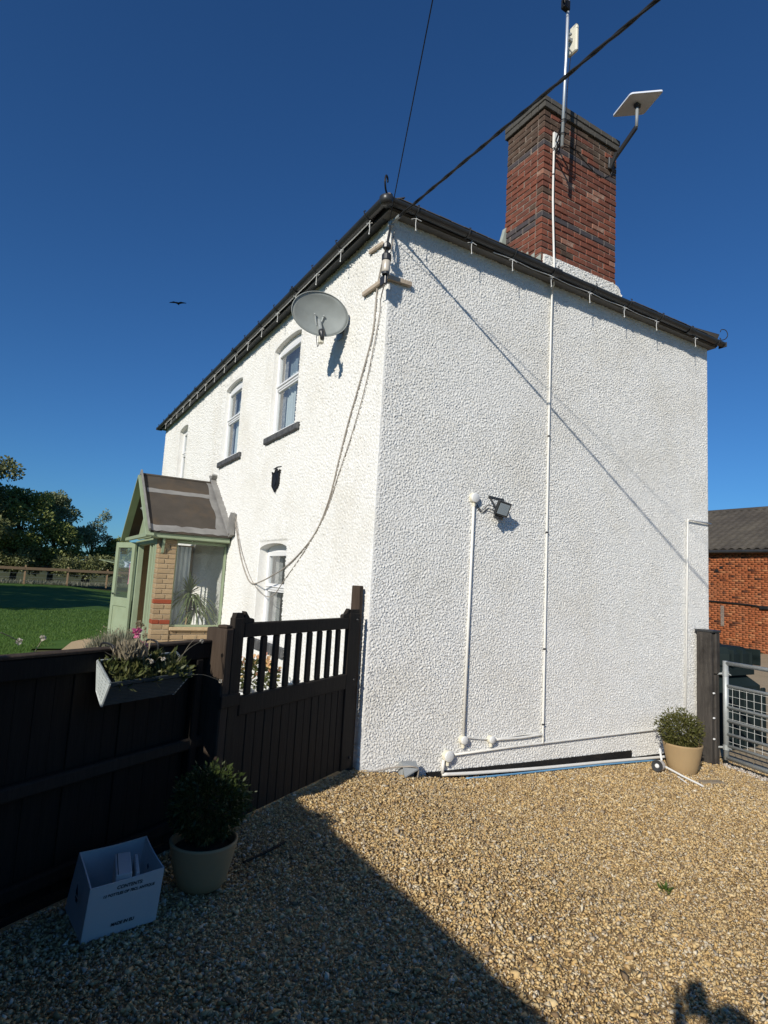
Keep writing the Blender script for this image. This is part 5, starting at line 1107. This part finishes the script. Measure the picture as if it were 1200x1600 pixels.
# grass blades over the near lawn
n = 60000; P = np.stack([RNG.uniform(-4.6,1.5,n), 7.0+13*RNG.uniform(0,1,n)**1.7, np.full(n,.004)],1)
okg = ~((P[:,0] > -2.7+.12*np.sin(P[:,1]*5)+np.clip((P[:,1]-7.3)*.28,0,2)) & (P[:,1] < 10.0+.15*np.sin(P[:,0]*9)) & (P[:,0] < .2)); P = P[okg]
P = P[infrustum(P, 60)]; n = len(P); h_ = RNG.uniform(.025,.06,n)*(1+.3*np.sin(P[:,0]*4)*np.sin(P[:,1]*3)); a_ = RNG.uniform(0,2*np.pi,n); sw_ = np.stack([np.cos(a_),np.sin(a_),0*a_],1)*.006; tip = P+np.stack([RNG.normal(0,.02,n),RNG.normal(0,.02,n),h_],1)
V = np.stack([P-sw_,P+sw_,tip],1).reshape(-1,3); fastmesh('grass', V, np.arange(n*3).reshape(n,3), 'grass')['kind'] = 'stuff'
# rotary clothes line with washing
ra = thing('rotary_airer', 'green rotary washing line standing on the lawn beyond the porch', 'washing line', (1.0,19.6,0)); hub = Vector((1.0,19.6,1.62))
b = MB(); b.tube([(1.0,19.6,0),hub],.025,8); b.build('pole','galv',ra)
tips = []
for k in range(4):
    a_ = R(60+90*k); tip_ = hub+Vector((math.cos(a_)*1.6,math.sin(a_)*1.6,.26)); tips.append(tip_); b = MB(); b.tube([hub,tip_],.016,6); b.build('arm','green',ra)
b = MB()
for f_ in (.45,.65,.85,1.0):
    q = [hub.lerp(t_,f_) for t_ in tips]
    for i in range(4): b.tube([q[i],q[(i+1)%4]],.004,4)
b.build('line','green',ra)
def cloth(nm, c, wv, h_, label, m_):
    b = MB(); vs = []; fs = []; n_, k_ = 10, 6; c = Vector(c); sx = Vector((.95,-.3,0)).normalized()
    for j in range(k_+1):
        for i in range(n_+1):
            t_ = j/k_; ww = wv*(1-.25*math.sin(t_*2.6)); vs.append(c+sx*ww*(i/n_-.5)+Vector((0,.04*math.sin(i*1.7+j*.4),-h_*t_*(1-.06*math.sin(i*2.2)))))
    for j in range(k_):
        for i in range(n_): fs.append((j*(n_+1)+i,j*(n_+1)+i+1,(j+1)*(n_+1)+i+1,(j+1)*(n_+1)+i))
    b.add(vs, fs); return tag(b.build(nm, m_, None, True), label, 'washing')
cloth('towel', (.655,18.9,1.80), .34, .78, 'pink and white towel hanging on the washing line seen through the porch door', 'cloth_pink')
cloth('shirt', (.58,19.2,1.86), .5, .22, 'pale blue garment hanging above the pink towel', 'cloth_blue')
# field fence along the far side of the lawn
ff = thing('field_fence', 'post and rail fence across the far end of the lawn', 'fence', (0,46,0))
fa0, fa1 = Vector((-14,43.2,0)), Vector((16,50.8,0)); fd_ = (fa1-fa0).normalized()
for i in range(13):
    p = fa0+fd_*(i*2.9); b = MB(); b.bevbox(p+Vector((-.06,-.06,-.1)),(.12,0,0),(0,.12,0),(0,0,1.48),.01); b.build('post','fieldrail',ff)
for i in range(12):
    p = fa0+fd_*(i*2.9)+Vector((0,-.09,1.14)); b = MB(); b.beam(p,p+fd_*2.88+Vector((0,0,random.uniform(-.03,.03))),.05,.2); b.build('rail','fieldrail',ff)
b = MB()
for z_ in (.2,.5,.8): b.tube([fa0+Vector((0,0,z_)),fa1+Vector((0,0,z_))],.006,4)
b.build('wire','galv',ff, kind='stuff')
# rough grass under the field fence
n = 9000; t_ = RNG.uniform(0,33,n); P = np.array(fa0)[None]+np.array(fd_)[None]*t_[:,None]+np.stack([RNG.normal(0,.5,n),RNG.normal(.8,.5,n),np.zeros(n)],1); 
cloud('rough_grass', P, np.tile([0,0,1.],(n,1)), .34, 'lav', None, .08, .35)['kind'] = 'stuff'
# trees
def tree(name, label, base, h, lobes, m, n, leaf, group, trunk_r=.25):
    t_ = thing(name, label, 'tree', base, group); base = Vector(base); b = MB()
    b.tube([base, base+Vector((.1,0,h*.25)), base+Vector((-.05,.1,h*.55)), base+Vector((.1,0,h*.8))],[trunk_r,trunk_r*.8,trunk_r*.5,trunk_r*.2],8)
    Ps = []; Ns = []; tot = sum(l[3]*l[3] for l in lobes)
    for (dx,dy,dz_,r_,rz_) in lobes:
        c = base+Vector((dx,dy,dz_)); b.tube([base+Vector((0,0,h*.3)), (base+Vector((0,0,h*.3))).lerp(c,.6)+Vector((0,0,.2)), c],[trunk_r*.45,trunk_r*.25,trunk_r*.08],6)
        for k in range(10):     # sub-clumps spread over the lobe, so the outline is broken
            d = RNG.normal(size=3); d /= np.linalg.norm(d); d[2] = abs(d[2])*.9-.25*RNG.uniform()
            cc = np.array(c)+d*np.array([r_,r_,rz_])*RNG.uniform(.45,.92); q, nn = sphere_pts(max(10,int(n*(r_*r_/tot)/10)), cc, (r_*.42,r_*.42,rz_*.36), .2); Ps.append(q); Ns.append(nn)
    b.build('trunk','bark',t_); P = np.concatenate(Ps); N_ = np.concatenate(Ns)
    cloud('crown', P, N_, leaf, m, t_, .6, .7); return t_
GT = 'trees beyond the far fence'
tree('tree', 'tall dark tree at the left edge beyond the far fence', (-6.9,50,0), 10.5, [(0,0,6,2.6,2.6),(.8,0,8.2,2.0,2.0),(1.0,0,4,2.2,2.2),(-1,0,9,1.8,1.8)], 'tree2', 14000, .26, GT)
tree('tree', 'broad olive hawthorn filling the middle of the tree line', (-3.6,53,0), 9, [(0,0,5.0,3.0,2.6),(-1.8,0,3.4,2.8,2.6),(.6,0,6.6,2.0,1.6),(-1.6,0,6.4,2.0,1.7),(2.6,-.5,3.2,2.4,2.4),(-.5,-1,2.2,3.0,2.0),(3.6,-.5,1.6,2.4,1.6)], 'tree1', 26000, .24, GT)
tree('tree', 'grey green round-headed tree right of the olive hawthorn', (-.9,55,0), 8, [(0,0,5.6,1.9,1.7),(.6,0,3.6,2.2,2.0),(-.3,0,6.9,1.4,1.2),(2.2,0,4.0,1.4,1.3)], 'tree3', 11000, .22, GT)
tree('tree', 'thin wispy tree with open branches beside the porch roof', (2.2,56,0), 7.5, [(.3,0,4.9,.9,1.2),(-.3,0,3.7,1.0,1.0),(.9,0,6.0,.6,1.0),(1.2,0,4.0,.8,.8),(-1.0,0,4.2,.8,.8)], 'tree3', 2600, .18, GT, .14)
tree('hedge_tree', 'bushy green thicket low behind the porch', (4.8,56,0), 5, [(0,0,2.4,2.2,1.8),(-1.6,0,1.8,1.7,1.5),(1.8,0,2.4,2.2,1.8),(3.6,0,2.2,2.2,1.8),(-.4,0,3.4,1.2,.9)], 'tree1', 14000, .22, GT)
tree('hedge_tree', 'low dark scrub behind the fence under the gap in the trees', (1.5,51.5,0), 3, [(-1.5,0,1.3,2.0,1.5),(1.0,0,1.2,2.0,1.4),(3.2,0,1.0,1.9,1.1),(5.2,0,.9,1.8,1.0),(-4.0,0,1.3,2.0,1.6),(-6.5,0,1.3,2.0,1.6),(-9,0,1.3,2.0,1.6)], 'tree2', 20000, .22, GT)
# hedgerow trees along the lawn's left side, out of frame: their shade lies over the far lawn
for i in range(4):
    tree('hedge_tree', 'broad hedgerow tree along the left side of the lawn', (-18.5+random.uniform(-.8,.8), 13.5+i*5.2, 0), 12.5, [(0,0,7.5,3.4,4.0),(1.2,1,4,2.9,3.0),(-1.5,-1,4,2.9,3.0),(0,.5,10,2.4,2.4)], 'tree1', 2200, .8, 'hedgerow trees beside the lawn')
# bird
bd = thing('bird', 'dark bird gliding in the blue sky left of the house', 'bird', (7.49,55.6,28.2))
c = Vector((7.49,55.63,28.17)); wx = Vector((.86,-.5,.0)).normalized()
b = MB(); b.tube([c-wx*.0+Vector((-.18,-.3,-.02)),c,c+Vector((.12,.22,0)),c+Vector((.2,.36,.02))],[.03,.09,.06,.02],8); b.build('body','feather',bd)
for s_ in (-1,1):
    b = MB(); q = [c, c+wx*s_*.35+Vector((0,0,.10)), c+wx*s_*.85+Vector((0,0,.06+.02*s_))]; f_ = Vector((.1,.17,0)); b.add([q[0]-f_*.9,q[1]-f_*1.0,q[2]-f_*.2,q[2]+f_*.1,q[1]+f_*.8,q[0]+f_*.9],[(0,1,4,5),(1,2,3,4)]); b.add([(x,y,z_-.025) for x,y,z_ in b.v],[(5,4,1,0),(4,3,2,1)]); b.build('wing','feather',bd)

# ------------------------------------------------------------------ the person holding the phone (behind the lens; only the shadow is in the picture)
def skin(name, pts, edges, radii, m, parent, root=0, lev=1):
    me = bpy.data.meshes.new(name); me.from_pydata([tuple(Vector(p)-wloc(parent)) for p in pts], edges, []); o = bpy.data.objects.new(name, me); COL.objects.link(o); o.parent = parent
    md = o.modifiers.new('skin','SKIN'); me.skin_vertices.new() if not me.skin_vertices else None
    for i, r_ in enumerate(radii): me.skin_vertices[0].data[i].radius = (r_,r_) if not isinstance(r_,tuple) else r_
    for i in range(len(pts)): me.skin_vertices[0].data[i].use_root = (i == root)
    sb = o.modifiers.new('sub','SUBSURF'); sb.levels = lev; sb.render_levels = lev; me.materials.append(mt[m]); return o
fh = Vector((math.sin(YAW),math.cos(YAW),0)); rh_ = Vector((math.cos(YAW),-math.sin(YAW),0)); HC = CAM - fh*.36 + Vector((0,0,.02)) - rh_*.02
per = thing('person', 'person in navy jumper and jeans holding up a phone, seen only by shadow', 'person', (HC.x-fh.x*.05,HC.y-fh.y*.05,0))
def q(f_, r_, z_): p = HC+fh*f_+rh_*r_; return Vector((p.x,p.y,z_))
hp = [q(-.06,0,.94), q(-.06,0,1.12), q(-.06,0,1.32), q(-.05,0,1.43), q(-.04,0,1.50), q(-.02,0,1.56)]
pts = hp + [q(-.06,-.17,1.40),q(.06,-.10,1.22),q(.25,-.07,1.53), q(-.06,.17,1.40),q(.04,.20,1.20),q(.25,.07,1.53), q(-.06,-.10,.90),q(-.03,-.11,.50),q(-.08,-.11,.09), q(-.06,.10,.90),q(-.03,.11,.50),q(-.08,.11,.09)]
skin('body', pts, [(0,1),(1,2),(2,3),(3,4),(4,5),(3,6),(6,7),(7,8),(3,9),(9,10),(10,11),(0,12),(12,13),(13,14),(0,15),(15,16),(16,17)], [.14,.13,.15,.11,.06,  .055,.085,.075,.055,.085,.075,.055,.10,.065,.045,.10,.065,.045], 'jumper', per)
b = MB(); b.ball(q(0,0,1.655), .1, 18, 12, (.78,.98,1.15)); b.ball(q(.10,0,1.65), .018, 8, 6, (1,1,1.3)); b.ball(q(0,.078,1.65),.022,8,6,(.5,1,1.3)); b.ball(q(0,-.078,1.65),.022,8,6,(.5,1,1.3)); b.ball(q(.085,.033,1.675),.013,8,6); b.ball(q(.085,-.033,1.675),.013,8,6); b.ball(q(.085,0,1.595),.022,8,5,(1,1,.35)); b.build('head','skin',per,smooth=True)
b = MB(); b.ball(q(-.02,0,1.69), .108, 18, 12, (.82,.95,.98)); b.build('hair','hair',per,smooth=True)
for s_ in (-1,1):
    skin('trouser_leg', [q(-.06,.10*s_,.93),q(-.03,.11*s_,.50),q(-.08,.11*s_,.08)],[(0,1),(1,2)],[.11,.08,.065],'jeans',per)
    b = MB(); b.ball(q(-.02,.11*s_,.04), .06, 12, 8, (1,1.0,.7)); b.ball(q(.06,.11*s_,.035), .055, 12, 8, (1,1.2,.6)); b.build('shoe','black_plastic',per,smooth=True)
    wr = q(.25,.07*s_,1.53); pb = q(.30,.06*s_,1.60)
    skin('hand', [wr, pb], [(0,1)], [.028,.032], 'skin', per, lev=1)
    for k in range(4):
        z0_ = 1.575+.022*k; skin('finger', [q(.30,.065*s_,z0_),q(.338,.060*s_,z0_+.01),q(.345,.03*s_,z0_+.012)],[(0,1),(1,2)],[.009,.0085,.0075],'skin',per,lev=1)
    skin('thumb', [q(.29,.06*s_,1.59),q(.285,.05*s_,1.63),q(.30,.03*s_,1.66)],[(0,1),(1,2)],[.011,.010,.009],'skin',per,lev=1)
b = MB(); pc_ = CAM - fw*.018; b.bevbox(pc_-rt*.030-up*.118-fw*.008, rt*.078, up*.152, fw*.008, .004); tag(b.build('phone','black_plastic'), 'black phone held up by the person taking the picture', 'phone')
